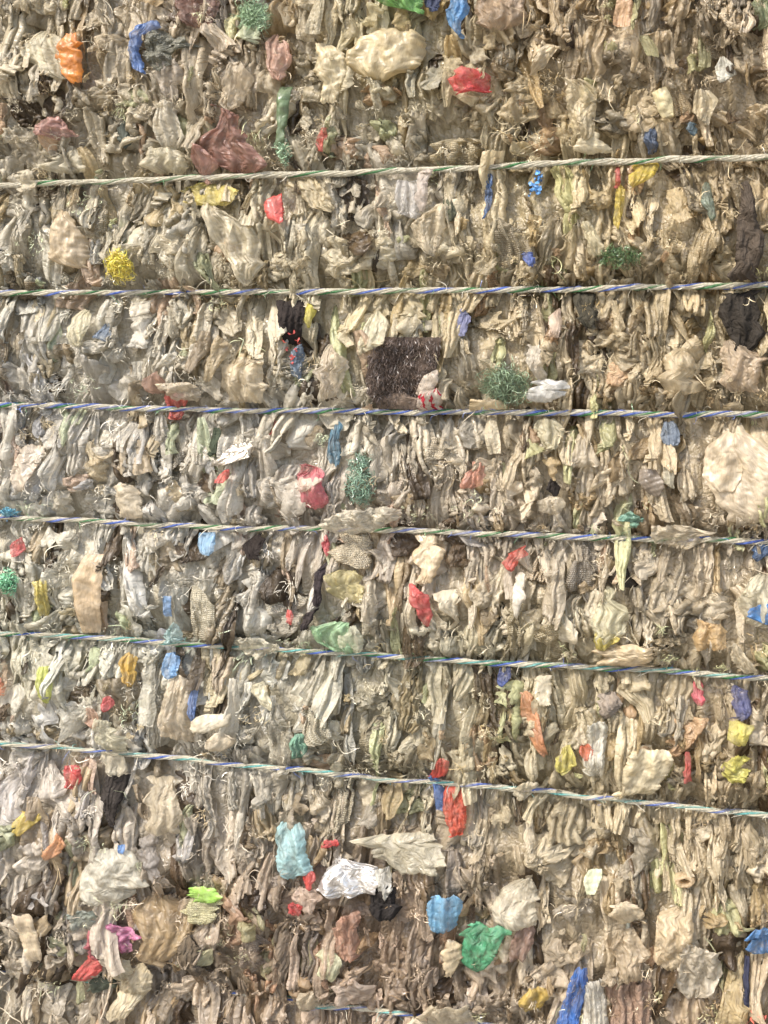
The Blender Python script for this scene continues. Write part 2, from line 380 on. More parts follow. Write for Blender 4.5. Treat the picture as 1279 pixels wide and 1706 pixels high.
# ------------------------------------------------------------------ the pieces one can point at
# name ; category ; phrase ; rest of label ; r,g,b ; outline rows y:xl-xr ; options
LM = """film_scrap;film;orange wedge of film;stuck in a white bag near the top left;238,125,15;62:118~142 72:112~145 100:99~145 118:112~145 144:137~145;lift=16 ex=1.06 ey=1.05 f=.28
plastic_bag;bag;white bag behind orange wedge;with its folds open to the left;196,188,160;50:66~84 70:45~112 95:38~128 120:72~138 142:115~142;lift=8
film_scrap;film;blue film arc;curving down the left of the grey fuzzy clump;62,100,170;38:230~270 50:225~278 62:222~252 90:220~240 115:228~248 133:238~250;lift=12
fuzzy_clump;fabric;grey fuzzy clump;beside the blue film arc at the top;112,116,108;55:240~300 70:235~322 95:243~312 118:255~288;lift=10 ey=1.4 m=woven
fabric_piece;fabric;maroon brown flat panel;at the very top edge;112,76,64;-30:302~366 20:300~366 48:304~358;lift=6 f=.2
plastic_bag;bag;large maroon bag;draped above the topmost rope;128,82,70;178:362~398 215:358~406 232:326~412 250:314~428 278:320~431 290:348~428 299:372~404;lift=17 ex=1.25
plastic_bag;bag;dusty pink bag tail;hanging over the topmost rope;170,120,108;234:325~350 255:315~368 278:325~368 292:333~358 308:338~352;lift=25 ex=1.6
net_bag;net;green net puff;at the top between maroon panel and pink fan;98,132,96;2:402~455 58:402~455;k=tangle n=500 lift=8
plastic_bag;bag;pale green bag corner;below the green net puff;182,194,162;42:408~450 60:405~450 77:420~440;lift=14
film_fan;film;pink fan of film;standing upright near the top;196,148,130;57:455~470 80:448~486 110:449~486 142:462~480;lift=15 ex=1.8
film_strip;film strip;flat green strip;hanging below the pink fan;82,108,72;148:470~490 190:468~490 230:465~488 255:462~475;lift=10 ex=1.02
film_scrap;film;small upright red scrap;just above the topmost rope;198,72,60;216:535~549 235:530~548 259:529~540;lift=14
fibre_tuft;fibres;teal green tuft;above the topmost rope under the flat green strip;110,150,118;228:463~488 280:463~488;k=tangle n=220 lift=10
plastic_bag;bag;dusty pink clump;left of the dark teal scrap;172,124,118;198:80~126 213:70~136 233:84~116;lift=10 ey=1.4
film_scrap;film;dark teal scrap;in the gap right of the dusty pink clump;70,78,72;200:190~220 240:192~222 252:198~212;lift=6
plastic_bag;bag;broad khaki bag;with two smooth lobes at the top centre;168,152,114;50:604~700 64:586~714 90:580~714 115:588~702 137:602~642;lift=17 ex=1.12 dome=1.6 f=.28
film_scrap;film;smooth beige flap;left of the broad khaki bag;182,168,132;78:540~560 95:533~576 130:530~573 173:530~560;lift=13 ex=1.08 f=.28
plastic_bag;bag;mustard yellow bag;tucked beneath the topmost rope;196,180,84;302:298~402 315:302~400 335:322~388 346:332~368;lift=11
film_scrap;film;red patch under first rope;right of the mustard yellow bag;214,66,62;323:452~475 338:440~481 350:444~486 374:468~480;lift=18 ex=1.12
film_fan;film;beige shell fold;leaning below the topmost rope near its middle;186,172,138;287:460~520 300:465~542 325:492~560 352:535~562;lift=15 ex=1.4
plastic_bag;bag;smooth tan bag;on the left between first and second ropes;170,152,124;353:92~124 380:70~142 405:67~146 430:75~146 448:108~142;lift=16 ex=1.1 dome=1.6
fibre_tuft;fibres;yellow tuft;of fuzzy fibre above the second rope;214,188,30;416:184~232 470:190~232;k=tangle n=420 lift=16
plastic_bag;bag;white oval pouch;lying on the first rope left of the maroon bag;192,184,158;244:240~300 262:236~316 280:244~318 291:268~310;lift=16 dome=1.4
plastic_bag;bag;cream bag mound;left of the white oval pouch;200,192,166;248:105~132 268:85~150 287:82~156;lift=12
plastic_bag;bag;white crumpled bag;hanging under the mustard yellow bag;214,204,176;338:330~375 370:345~412 400:348~436 430:366~436 455:385~425 482:408~422;lift=15 ex=1.5
film_strip;film strip;white hanging strip;above the white oval pouch;202,194,174;163:265~280 200:262~300 230:268~310 247:275~300;lift=12 ex=1.7
film_scrap;film;grey gathered bag;under the grey fuzzy clump;150,140,128;98:265~302 130:262~310 168:275~305;lift=9 ex=1.6
film_scrap;film;pinkish white knot;left of the green net puff;204,188,166;45:345~366 60:340~380 80:360~403 97:368~388;lift=14 ex=1.5
plastic_bag;bag;taupe bag with white crest;above the large maroon bag;172,158,136;103:395~416 130:378~425 170:366~425 190:383~415;lift=13
film_sheet;film;bright green film;at the top edge of the photo;84,158,62;-30:620~726 0:618~710 12:640~712 24:688~706;lift=16
plastic_bag;bag;blue bag at top;hanging right of the bright green film;62,130,200;-6:756~784 20:746~784 45:749~778 60:757~776 76:763~771;lift=19 ex=1.6 f=.28
film_scrap;film;navy scrap at top;between bright green film and blue bag;48,58,92;-20:706~740 8:710~738 20:722~742;lift=8
film_scrap;film;red cupped scrap;below the blue bag at the top;214,46,50;117:765~800 130:759~816 147:762~816 165:770~813 175:788~806;lift=20 ex=1.15 dome=1.8
plastic_bag;bag;brown bag at top;to the right of the blue bag;134,110,84;-30:776~862 10:786~864 35:808~868 58:820~850;lift=14
plastic_bag;bag;tan cone shaped bag;with a frayed top on the right;186,170,134;138:943~987 160:942~998 190:945~1012 220:956~1018 237:960~1004;lift=16 ex=1.35
film_scrap;film;cream triangular flap;below the tan cone shaped bag;214,200,162;220:970~980 238:962~1006 257:956~1022;lift=19 ex=1.1
film_strip;film strip;white slanting fold;above and left of the tan cone;210,192,158;74:922~944 95:898~934 115:882~914 127:880~900;lift=12 ex=1.6
box_piece;carton;pale tilted carton piece;between tan cone and white curl;204,192,146;140:1084~1104 160:1086~1116 190:1097~1128 207:1108~1130;lift=14 ex=1.02 trim=0.05
film_scrap;film;white scrap with blue print;near the top right corner;214,216,208;97:1195~1206 115:1191~1216 130:1196~1228 142:1198~1216;lift=12
film_scrap;film;white curl of film;right of the pale tilted carton piece;212,196,160;153:1160~1182 170:1155~1196 200:1153~1182 227:1156~1177;lift=15 ex=1.7 trim=0.05
film_scrap;film;dark blue sliver;just above first rope on the right;58,76,108;210:1076~1090 235:1070~1095 258:1080~1094;lift=9
film_scrap;film;slate blue scrap;beside the white curl of film;76,104,124;198:1145~1160 220:1142~1160 232:1147~1156;lift=9
film_strip;film strip;twisted blue strand;hanging from the first rope;56,92,150;286:808~821 310:806~820 340:809~820 367:808~818;lift=13 ex=2
film_loop;film;bright blue loop;knotted under the first rope;45,110,182;279:878~906 328:878~906;k=tangle n=20 w=6 lift=14
film_scrap;film;yellow film flap;under the first rope on the right;204,178,40;268:1046~1098 290:1044~1086 312:1044~1062;lift=14
film_strip;film strip;long mustard strip;below the yellow film flap;190,166,50;276:1029~1043 330:1027~1041 384:1024~1040;lift=11 ex=1.7
film_strip;film strip;thin dark red strip;left of the yellow film flap;165,58,50;274:1025~1033 322:1026~1032;lift=15
film_scrap;film;upright lilac sheet;standing across the first rope;176,164,160;248:701~719 290:698~720 330:697~718 354:699~713;lift=30 ex=1.2
plastic_bag;bag;pale lilac bag;left of the upright lilac sheet;176,176,180;298:655~700 330:653~701 350:658~700 370:674~696;lift=12 ex=1.6
plastic_bag;bag;white ruffled bag;below the upright lilac sheet;214,200,172;343:698~736 370:688~740 400:698~736 432:714~726;lift=16 ex=1.7
film_scrap;film;dark olive oval;right of the white ruffled bag;74,78,60;330:738~755 350:737~765 382:749~762;lift=7
string_tangle;string;green string tangle;above the second rope on the right;52,84,40;410:996~1074 446:1000~1072;k=tangle n=420 lift=14
film_strip;film strip;pale stick of film;leaning left of the green string tangle;210,200,162;373:968~984 400:974~1000 427:984~1010;lift=15
fabric_piece;fabric;tall dark brown drape;at the right edge above the second rope;70,58,48;300:1228~1252 350:1226~1268 420:1218~1268 470:1212~1266;lift=12 ex=1.2
film_scrap;film;grey teal drape;left of the tall dark brown drape;92,108,94;303:1172~1183 340:1170~1190 372:1178~1196;lift=8
film_scrap;film;small navy scrap;just above the second rope right of centre;48,74,152;420:874~890 435:872~896 447:880~892;lift=15
plastic_bag;bag;white cup shaped bag;hanging from the second rope;226,218,200;495:215~250 510:213~251 525:224~246 535:233~241;lift=18 ex=1.1 dome=1.7
film_scrap;film;cream hooked fold;left of the slate patch;200,194,162;516:130~152 535:121~158 560:123~151 577:130~146;lift=15 ex=1.5
film_scrap;film;slate patch;under the second rope on the left;80,100,128;538:170~190 560:165~192 568:180~192;lift=7
fabric_piece;fabric;black cloth under second rope;left of the yellow green strip;40,32,30;500:466~502 520:466~507 560:468~505 575:474~502;lift=13
string_tangle;string;loose red string;hanging over the black cloth;186,50,46;532:480~502 612:480~502;k=tangle n=18 w=2.6 lift=14
film_strip;film strip;yellow green strip;beside the black cloth;186,176,42;498:508~521 520:508~528 552:508~518;lift=10
film_strip;film strip;dark slate strip;below the loose red string;62,76,94;573:488~503 610:488~504 637:489~500;lift=8
plastic_bag;bag;big white gathered bag;above the third rope left of the string;204,188,158;576:412~432 590:395~446 610:384~446 640:370~452 668:374~446;lift=17 ex=1.4
film_shell;film;brown curled shell;left of the big white gathered bag;124,108,84;553:336~360 585:322~352 622:318~336;lift=12
film_shell;film;tan curled shell;between brown shell and big white bag;150,134,104;556:368~392 590:350~384 634:346~368;lift=12 ex=1.4
plastic_bag;bag;white flattened puff;resting over the red clump;214,200,176;634:270~332 648:268~337 667:298~332;lift=22 ey=1.5
film_scrap;film;red clump on third rope;beneath the white flattened puff;186,66,58;654:278~312 680:280~314 700:284~308;lift=13 ex=1.6
film_scrap;film;reddish brown fold;left of the red clump;140,100,82;618:246~270 640:240~290 657:250~290;lift=9
plastic_bag;bag;white shirt like bag;left of the brown mat;194,180,160;573:556~576 600:540~590 630:530~586 663:538~576;lift=16 ex=1.5
plastic_bag;bag;cream bag with blue seam;above the brown mat;214,208,178;518:620~642 550:612~646 585:604~642 602:600~626;lift=15 ex=1.5
floor_mat;mat;brown brush mat;with dark bristly pile above the third rope;64,50,43;562:636~739 590:620~739 630:614~727 655:618~702 680:632~698;lift=12 ex=1.02 ey=1.02 t=.3 pile=1 f=.2 trim=0.05
film_scrap;film;dark taupe flap;below the brown mat;92,76,66;652:640~682 670:632~702 686:632~702;lift=16 ex=1.05
film_scrap;film;pale mauve flap;at the lower right of the brown mat;194,178,164;616:728~740 635:705~740 662:690~716;lift=19 ex=1.08
plastic_ball;bag;white ball with red print;sitting on the third rope;222,206,198;647:712~738 660:700~741 675:698~741 686:704~736;lift=21 dome=2 m=print
film_scrap;film;red triangle;on the left between third and fourth ropes;196,46,42;773:388~394 790:375~394 808:369~385;lift=19
plastic_bag;bag;pink and white bag;above the fourth rope near the middle;216,92,112;778:510~540 800:501~546 825:495~551 846:500~545;lift=14 ex=1.35
film_scrap;film;white bow;on the pink and white bag;224,212,196;793:508~546 806:504~538 817:503~530;lift=24
film_scrap;film;dark crimson top;above the pink and white bag;150,56,60;767:505~522 778:503~535 792:501~520;lift=14
film_strip;film strip;hanging blue net;below the third rope at mid width;52,98,128;702:545~572 740:545~573 772:549~571;lift=11 ex=1.8
string_tangle;string;teal net tangle;right of the hanging blue net;76,112,92;745:583~630 845:580~630;k=tangle n=520 lift=9
film_scrap;film;bottle green scrap;left below the third rope;50,62,46;713:352~366 745:352~368 768:355~366;lift=7
foil_scrap;foil;crinkled grey foil;right of the bottle green scrap;140,134,126;733:388~412 750:380~440 776:350~402;lift=13 m=foil
fibre_tuft;fibres;turquoise puff;at the left edge above the fourth rope;72,146,180;842:2~32 863:2~32;k=tangle n=220 w=1.8 lift=16
film_scrap;film;cream pointed flap;above the fourth rope on the left;206,192,168;793:200~216 830:195~236 862:203~250;lift=18 ex=1.08
box_piece;carton;grey boxy pocket;at the far left between third and fourth ropes;154,142,128;743:30~80 770:25~72 817:35~60;lift=9 ex=1.1
plastic_bag;bag;long white puff;lying on the fourth rope;238,232,214;843:600~672 860:560~672 875:553~642 888:568~610;lift=36 dome=1.3 ex=1.5 ey=1.5 m=thin f=.2
film_scrap;film;small dusty red tag;just under the third rope;184,78,76;699:450~463 715:448~466 724:450~460;lift=13
plastic_bag;bag;upright white oval;on the right between second and third ropes;242,232,216;574:884~900 590:880~909 610:880~913 634:888~908;lift=21 ex=1.2 dome=1.5 f=.28
film_scrap;film;white and blue fold;lying beneath the upright white oval;236,240,246;633:900~943 645:884~943 658:882~943 669:890~922;lift=22 ex=1.05 f=.28
string_tangle;string;dark green string clump;left of the white and blue fold;84,110,80;606:802~890 676:806~886;k=tangle n=620 lift=11 f=.28
film_scrap;film;navy sliver;under the second rope right of centre;68,72,104;513:768~783 535:764~783 560:765~776;lift=10
plastic_bag;bag;smooth tan bag with points;on the right above the third rope;204,184,146;577:1123~1146 600:1108~1157 632:1093~1166 655:1108~1172 680:1108~1168;lift=18 ex=1.15 dome=1.5
plastic_bag;bag;taupe bag at right;below the black drape;166,144,118;568:1205~1222 590:1195~1263 620:1200~1262 652:1214~1252;lift=15 ex=1.25 f=.2
fabric_piece;fabric;black drape;hanging from the second rope at right;42,36,30;482:1202~1268 520:1200~1268 560:1210~1260 590:1226~1256;lift=13 ex=1.3 f=.2
fabric_piece;fabric;charcoal drape;under the second rope left of the black drape;58,54,42;489:956~994 520:959~994 545:965~990;lift=12 ex=1.3 f=.2
film_scrap;film;mauve hanging fold;left of the charcoal drape;214,188,170;513:920~936 540:914~939 563:919~936;lift=12 ex=1.5
foam_pad;foam;flat tan pad;on the third rope below the green string clump;184,164,126;664:765~832 675:763~834 684:765~832;lift=19 ex=1.02 dome=1.4
pouch;pouch;slate blue pouch;hanging from the third rope at right;68,80,98;701:1104~1122 725:1098~1129 751:1105~1123;lift=14 ex=1.4
film_strip;film strip;white strip under pouch;with a frayed lower end;226,222,200;752:1102~1122 790:1105~1124 815:1107~1122;lift=15 ex=1.5
plastic_sheet;film;large pale smooth sheet;at the right edge above the fourth rope;172,156,132;718:1214~1243 745:1182~1282 790:1178~1330 830:1200~1330 867:1214~1330;lift=17 ex=1.04 ey=1.03 f=.28 trim=0.35 t=.2 dome=.2
round_disc;film;half round disc;on the large pale smooth sheet;180,164,138;752:1195~1225 775:1182~1236 795:1180~1234 815:1196~1220;lift=24 ex=1.02 ey=1.02 f=.2 trim=0.05
film_fan;film;coral pink fan;between third and fourth ropes right of centre;204,134,112;768:788~806 790:784~816 812:770~800;lift=13 ex=1.8
film_scrap;film;small black hole scrap;above the pale clam shell fold;38,31,28;793:920~931 815:914~933 832:922~933;lift=6
film_shell;film;pale clam shell fold;above the fourth rope on the right;214,200,174;824:918~940 838:893~949 853:908~949;lift=18 ex=1.4
box_piece;carton;grey crushed carton;left of the white strip;104,92,80;780:1066~1092 800:1064~1106 824:1084~1106;lift=13 ex=1.03 trim=0.05
plastic_bag;bag;pale leafy bag;under the third rope on the right;186,180,150;698:900~926 730:894~941 758:900~926;lift=14 ex=1.9 m=thin
plastic_bag;bag;teal puff;on the fourth rope at right;84,140,124;848:1040~1066 862:1039~1072 877:1049~1067;lift=17 ey=1.6
plastic_bag;bag;sky blue bag;hanging below the fourth rope on the left;112,166,216;880:333~371 900:327~369 922:343~367;lift=16 ex=1.5
film_scrap;film;crimson patch;under the fourth rope at far left;176,54,58;894:28~43 910:24~45 924:28~41;lift=14
film_scrap;film;black crumpled scrap;right of the sky blue bag;38,30,28;889:404~436 910:400~438 930:414~439;lift=13
fibre_tuft;fibres;emerald tuft;at the left edge below the fourth rope;62,134,92;942:6~46 984:6~46;k=tangle n=240 w=1.5 lift=12
film_strip;film strip;olive yellow strips;right of the emerald tuft;186,170,72;963:65~86 990:64~89 1024:70~90;lift=11 ex=2
plastic_sheet;film;smooth brown sheet;standing tall above the fifth rope on the left;176,152,120;922:150~180 960:132~180 1000:131~177 1055:137~167;lift=14 ex=1.03 ey=1.02 f=.2 trim=0.05
film_scrap;film;flat blue square;above the light blue knot;78,116,166;988:278~301 1010:277~299 1022:284~296;lift=14 ex=1.03 trim=0.05
film_knot;film;light blue knot;tied over the fifth rope;150,188,196;1034:280~302 1060:280~308 1078:274~312;lift=28 ex=1.8 ey=1.3
film_scrap;film;bright blue tail;hanging under the light blue knot;84,144,212;1084:278~303 1105:275~301 1127:277~291;lift=17 ex=1.4
woven_sack;sack;white woven sack;right of the flat blue square;228,224,204;973:325~355 1000:318~366 1040:314~366 1064:318~362;lift=15 m=woven ex=1.15 trim=0.05
plastic_bag;bag;mint green bag;lying on the fifth rope;136,186,142;1030:555~582 1050:510~602 1070:504~612 1087:568~607;lift=17
film_scrap;film;white patch;on the right end of the mint green bag;200,204,180;1036:578~602 1060:572~610 1085:578~604;lift=24
film_scrap;film;small red oval;left of the black crumple;196,62,62;1012:484~493 1025:482~495 1040:486~493;lift=15
film_strip;film strip;narrow black strip;above the black crumple;48,40,44;933:534~546 970:531~546 1007:530~544;lift=9
film_scrap;film;black crumple;above the fifth rope left of the mint bag;50,42,44;1006:517~536 1028:507~531 1047:505~522;lift=12
film_strip;film strip;thin pinkish red strip;above the narrow black strip;200,72,84;884:540~549 926:540~550;lift=14
woven_sack;sack;cream woven puff;under the fourth rope near the middle;202,192,170;888:560~622 915:558~620 935:568~617 952:574~606;lift=16 m=woven ex=1.1 dome=1.5
plastic_bag;bag;olive bag;beneath the cream woven puff;160,150,98;950:554~612 980:557~602 1003:574~602;lift=8
plastic_bag;bag;yellow green bag;on the left below the fifth rope;172,184,72;1108:68~92 1140:65~96 1168:66~93;lift=13 ex=1.5
film_strip;film strip;amber strip;left of the bright blue tail under the fifth rope;204,158,48;1087:206~226 1115:204~229 1143:209~225;lift=10 ex=1.7
film_scrap;film;small raspberry scrap;on the left above the sixth rope;192,62,68;1153:186~201 1168:184~201 1177:188~197;lift=14
film_scrap;film;orange patch at left edge;between fifth and sixth ropes;220,120,78;1128:-30~12 1155:-30~11;lift=12
film_strip;film strip;long thin blue strip;between fifth and sixth ropes on the left;76,112,182;1118:318~327 1160:321~333 1197:324~331;lift=11 ex=1.5
film_scrap;film;white boat shaped fold;above the sixth rope left of centre;222,212,188;1183:348~402 1195:330~394 1214:327~357;lift=19 ex=1.05
film_scrap;film;white layered flap;below the white boat shaped fold;214,200,176;1213:350~408 1230:344~398 1247:349~382;lift=18 ex=1.1
plastic_bag;bag;dark green bag;above the sixth rope near the middle;60,100,84;1213:500~514 1235:486~516 1264:484~507;lift=12 ex=1.8
plastic_bag;bag;terracotta ribbed puff;on the left above the sixth rope;184,142,122;1173:149~167 1200:144~167 1217:149~167;lift=13
plastic_bag;bag;pale minty bag;above the sixth rope right of the ribbed puff;210,208,182;1188:165~202 1220:162~217 1254:163~217;lift=17 ex=1.3
film_scrap;film;pale curled leaf;below the fifth rope left of centre;204,198,168;1128:428~446 1150:424~457 1176:454~464;lift=17
film_fan;film;finely pleated taupe fan;below the fifth rope beside the blue strip;180,164,142;1088:363~388 1110:345~382 1153:353~377;lift=13 ex=2.2
plastic_bag;bag;tall beige tent;above the sixth rope under the bright blue tail;176,162,140;1123:284~322 1180:278~327 1244:272~332;lift=12 ex=1.4
film_scrap;film;tapered red tongue;below the fourth rope right of centre;206,62,64;962:692~725 990:692~726 1015:700~727 1040:714~722;lift=19 ex=1.15 f=.28
pouch;pouch;tan pouch;directly above the tapered red tongue;186,166,134;889:684~732 930:690~732 967:694~726;lift=15 ex=1.08 f=.28
film_scrap;film;slanting dark red scrap;below the fourth rope on the right;184,58,48;910:860~874 925:847~874 938:838~864 950:836~851;lift=14
film_scrap;film;white pointed sliver;under the slanting dark red scrap;228,220,206;953:862~875 985:852~878 1010:859~869 1022:860~865;lift=19 ex=1.08
film_scrap;film;dark gap lining;behind the tan stick;52,45,38;944:1025~1062 960:1014~1062 980:1017~1056;lift=6
stick;stick;tan stick;leaning across the dark gap lining;206,176,144;928:1038~1048 950:1026~1039 970:1017~1028;lift=17 ex=1.02
plastic_bag;bag;big greenish white bag;above the fifth rope on the right;208,204,170;978:1000~1032 1000:985~1037 1030:977~1047 1060:977~1042 1077:979~1012;lift=16 ex=1.35 m=thin
pouch;pouch;mustard pouch;in the mouth of the big greenish white bag;188,172,64;1044:996~1031 1065:991~1031 1080:999~1021;lift=23
plastic_sheet;film;rolled tan sheet;lying along the fifth rope;188,168,134;1071:1000~1082 1090:985~1102 1110:988~1092;lift=22 ex=1.05 ey=1.1 dome=1.3
film_scrap;film;golden tan leaf;right of the rolled tan sheet;194,158,104;1023:1164~1186 1050:1154~1207 1083:1164~1202;lift=15 ex=1.35
plastic_bag;bag;white bag at right edge;holding the bright blue fold;216,210,184;958:1250~1310 990:1237~1310 1042:1234~1310;lift=13
film_scrap;film;bright blue fold;at the right edge above the fifth rope;28,108,196;994:1256~1312 1015:1248~1312 1034:1255~1312;lift=22
film_strip;film strip;trailing white strip;crossing the fifth rope near the right edge;218,204,174;1066:1208~1224 1090:1218~1243 1118:1238~1264;lift=24 ex=1.5
film_scrap;film;royal blue scrap;hanging below the fifth rope;50,68,138;1107:827~852 1125:826~852 1145:839~850;lift=15 ex=1.3
film_scrap;film;cream folded flap;below the fifth rope right of the royal blue scrap;214,204,178;1128:888~917 1150:884~920 1170:904~918;lift=18 ex=1.06
film_strip;film strip;rusty brown strip;curving down below the cream folded flap;176,110,68;1153:867~892 1190:869~907 1220:884~914 1248:904~916;lift=13 ex=1.2
film_scrap;film;small orange red scrap;above the sixth rope left of the ribbed column;222,88,52;1233:965~986 1250:965~988 1260:974~983;lift=19
film_scrap;film;white cone;pointing up over the small orange red scrap;216,202,174;1208:962~970 1222:960~976 1236:962~980;lift=18
plastic_bag;bag;pale blue ribbed column;standing above the sixth rope;192,192,184;1188:984~1008 1230:979~1010 1288:977~1008;lift=17 ex=1.5
plastic_bag;bag;large white open sheet;above the sixth rope on the right;218,204,166;1243:1060~1127 1265:1056~1127 1290:1038~1112 1322:1018~1082;lift=20 ex=1.08 f=.28
film_scrap;film;fuchsia scrap;on the right below the fifth rope;200,62,84;1138:1154~1174 1155:1151~1176 1173:1157~1170;lift=12
film_scrap;film;indigo hanging flap;near the right edge below the fifth rope;66,72,126;1138:1217~1240 1165:1214~1252 1194:1214~1255;lift=15 ex=1.2
plastic_bag;bag;round mustard puff;under the indigo hanging flap;192,184,72;1197:1214~1247 1215:1209~1249 1234:1219~1247;lift=17 dome=1.5
film_scrap;film;lime yellow clump;above the sixth rope near the right edge;194,190,66;1253:1204~1242 1275:1199~1247 1292:1214~1242;lift=14 ey=1.4
film_strip;film strip;narrow red strip;left of the lime yellow clump;184,66,62;1248:1140~1150 1297:1139~1153;lift=12
film_strip;film strip;olive green strip;above the sixth rope left of the orange red scrap;180,172,70;1238:934~953 1270:929~954 1293:934~950;lift=12 ex=1.7
film_scrap;film;dark grey pocket;above the pale blue ribbed column;92,82,74;1153:1000~1032 1180:994~1037 1196:1000~1030;lift=7
film_scrap;film;dark blue corner scrap;at the right edge below the fourth rope;44,76,124;903:1262~1296 920:1252~1290 937:1249~1264;lift=13
plastic_bag;bag;red bag above sixth rope;above the red and orange tongue;212,56,46;1256:730~749 1275:719~749 1298:717~736;lift=17 ex=1.4
plastic_bag;bag;bright red tongue;hanging below the sixth rope;216,62,38;1309:734~773 1340:734~774 1370:741~773 1390:749~767;lift=20 ex=1.25 f=.28
film_strip;film strip;royal blue edging;along the left of the bright red tongue;40,92,176;1288:717~734 1320:719~737 1348:727~740;lift=17 f=.28
film_scrap;film;crimson square;below the sixth rope on the left;188,44,50;1276:108~133 1295:106~131 1315:107~126;lift=14
fabric_piece;fabric;black upright cloth;below the sixth rope left of the beige grey bag;46,40,38;1270:174~206 1300:169~208 1340:169~202 1377:169~192;lift=9 ex=1.3
plastic_bag;bag;beige grey bag;right of the black upright cloth;160,148,126;1298:254~302 1330:239~304 1382:253~305;lift=13 ex=1.4
plastic_bag;bag;ochre scrap;at the far left below the sixth rope;192,166,60;1348:38~63 1368:27~72 1384:29~52;lift=11
film_strip;film strip;rust orange curl;right of the ochre scrap;202,132,84;1376:104~124 1395:99~130 1407:84~117 1424:74~94;lift=14
plastic_bag;bag;light blue bag;standing on the left of the silver foil;140,196,212;1369:463~514 1400:463~516 1430:464~515 1462:469~507;lift=18 ex=1.25 f=.28
film_scrap;film;small scarlet scrap;above the silver foil;206,46,50;1392:541~563 1405:539~570;lift=14
foil_scrap;foil;silver foil;crumpled and shining in the lower middle;236,236,244;1420:545~572 1440:534~622 1465:528~642 1487:560~626;lift=20 m=foil
film_sheet;film;clear crinkled film;joined to the right of the silver foil;170,170,166;1432:596~664 1470:604~662 1494:628~652;lift=19 m=clear
plastic_bag;bag;long translucent bag;stretched above the silver foil;206,200,176;1386:606~726 1412:612~736 1446:670~738;lift=21 ex=1.2 m=clear f=.25
plastic_bag;bag;big round white bag;on the lower left;224,222,208;1413:160~206 1430:143~222 1460:127~237 1485:129~230 1500:149~217;lift=20 ex=1.1 ey=1.1 dome=1.7 m=thin f=.28
film_scrap;film;lime green flap;on the striped woven sack;146,216,62;1472:317~380 1485:316~377 1499:317~347;lift=22 ex=1.05 f=.28
woven_sack;sack;striped woven sack;beneath the lime green flap;182,182,140;1493:314~372 1515:311~367 1532:319~362;lift=16 m=woven ex=1.08
film_scrap;film;tiny blue bit;on top of the big round white bag;60,118,200;1402:202~214 1416:201~215;lift=21
plastic_bag;bag;magenta pink bag;at lower left beside the brown bag;212,112,172;1528:184~206 1550:179~232 1575:179~230 1587:194~217;lift=17 ex=1.7 ey=1.3
film_scrap;film;deep rose flap;left of the magenta pink bag;176,72,88;1538:155~182 1570:154~192 1592:159~202;lift=15
film_scrap;film;coral red flap;below the deep rose flap;216,66,66;1581:160~202 1600:144~187 1620:136~167 1637:134~152;lift=18 ex=1.2
plastic_bag;bag;small white ball;right of the coral red flap;204,194,164;1588:189~217 1610:184~224 1627:189~217;lift=19 dome=1.6
plastic_bag;bag;big brown bag;right of the magenta pink bag;140,116,80;1493:229~292 1520:214~307 1550:234~312 1580:239~302 1602:259~292;lift=15 ex=1.25
film_scrap;film;dark brown hollow;right of the big brown bag;88,74,58;1540:302~344 1580:296~344 1618:305~340;lift=12
film_scrap;film;scarlet tip;at the lower right of the light blue bag;212,50,48;1443:507~527 1458:502~529 1470:514~527;lift=16
film_scrap;film;dark red pocket;left of the mauve bag;184,38,42;1488:487~507 1505:484~510 1520:489~502;lift=13
plastic_bag;bag;mauve bag;below the scarlet tip;162,138,124;1463:484~532 1490:494~532 1512:509~530;lift=13 ex=1.3
plastic_bag;bag;black bag;under the clear crinkled film;34,30,30;1450:632~664 1480:618~664 1526:620~660;lift=17
plastic_bag;bag;pinkish brown column;below the silver foil;160,114,94;1513:559~602 1550:564~602 1602:569~612;lift=10 ex=1.35
plastic_bag;bag;pinkish white bag;at the bottom under the pinkish brown column;220,196,180;1623:569~602 1650:567~632 1672:574~627;lift=17 ex=1.3
film_strip;film strip;long pale slanting strip;at bottom left beside the small white ball;202,188,156;1598:235~257 1640:199~247 1692:178~218;lift=17 ex=1.25
film_fan;film;white spread fan;at the bottom left of the pinkish white bag;190,176,152;1643:519~552 1660:489~550 1682:499~522;lift=16 ex=1.9
plastic_bag;bag;pale green pouch;beside the pinkish brown column;178,184,148;1568:539~572 1595:534~577 1622:544~562;lift=15 ex=1.3
film_scrap;film;dark sage scrap;below the coral red flap;72,80,66;1623:149~182 1640:139~202 1657:139~172;lift=9
film_scrap;film;grey green clump;under the big round white bag;112,124,118;1498:124~162 1515:124~172 1537:134~167;lift=12
box_piece;carton;tan wedge shaped carton;at the far left near the bottom;184,166,138;1513:31~62 1550:37~77 1597:57~74;lift=16 ex=1.02
plastic_bag;bag;sky blue crumple;on the lower right of centre;92,172,232;1478:714~772 1500:717~772 1520:724~764 1542:734~760;lift=19 ex=1.4 f=.28
plastic_bag;bag;emerald green bag;below the sky blue crumple;44,142,96;1535:776~860 1550:769~852 1575:767~837 1600:774~822 1614:794~814;lift=19 ex=1.25 f=.28
plastic_bag;bag;large milky bag;above the emerald green bag;226,218,196;1458:850~887 1480:824~897 1510:818~902 1537:848~904;lift=20 ex=1.12 dome=1.5 m=thin f=.28
box_piece;carton;beige carton corner;left of the emerald green bag;202,182,146;1558:734~777 1590:739~772 1622:744~767;lift=14 ex=1.02
film_scrap;film;mint square;above the pale square flap;206,220,180;1442:974~1004 1460:974~1004 1477:979~1000;lift=17 ex=1.05 trim=0.05
film_scrap;film;pale square flap;on the lower right;204,186,154;1488:1024~1062 1510:1019~1077 1532:1034~1072;lift=18 ex=1.05
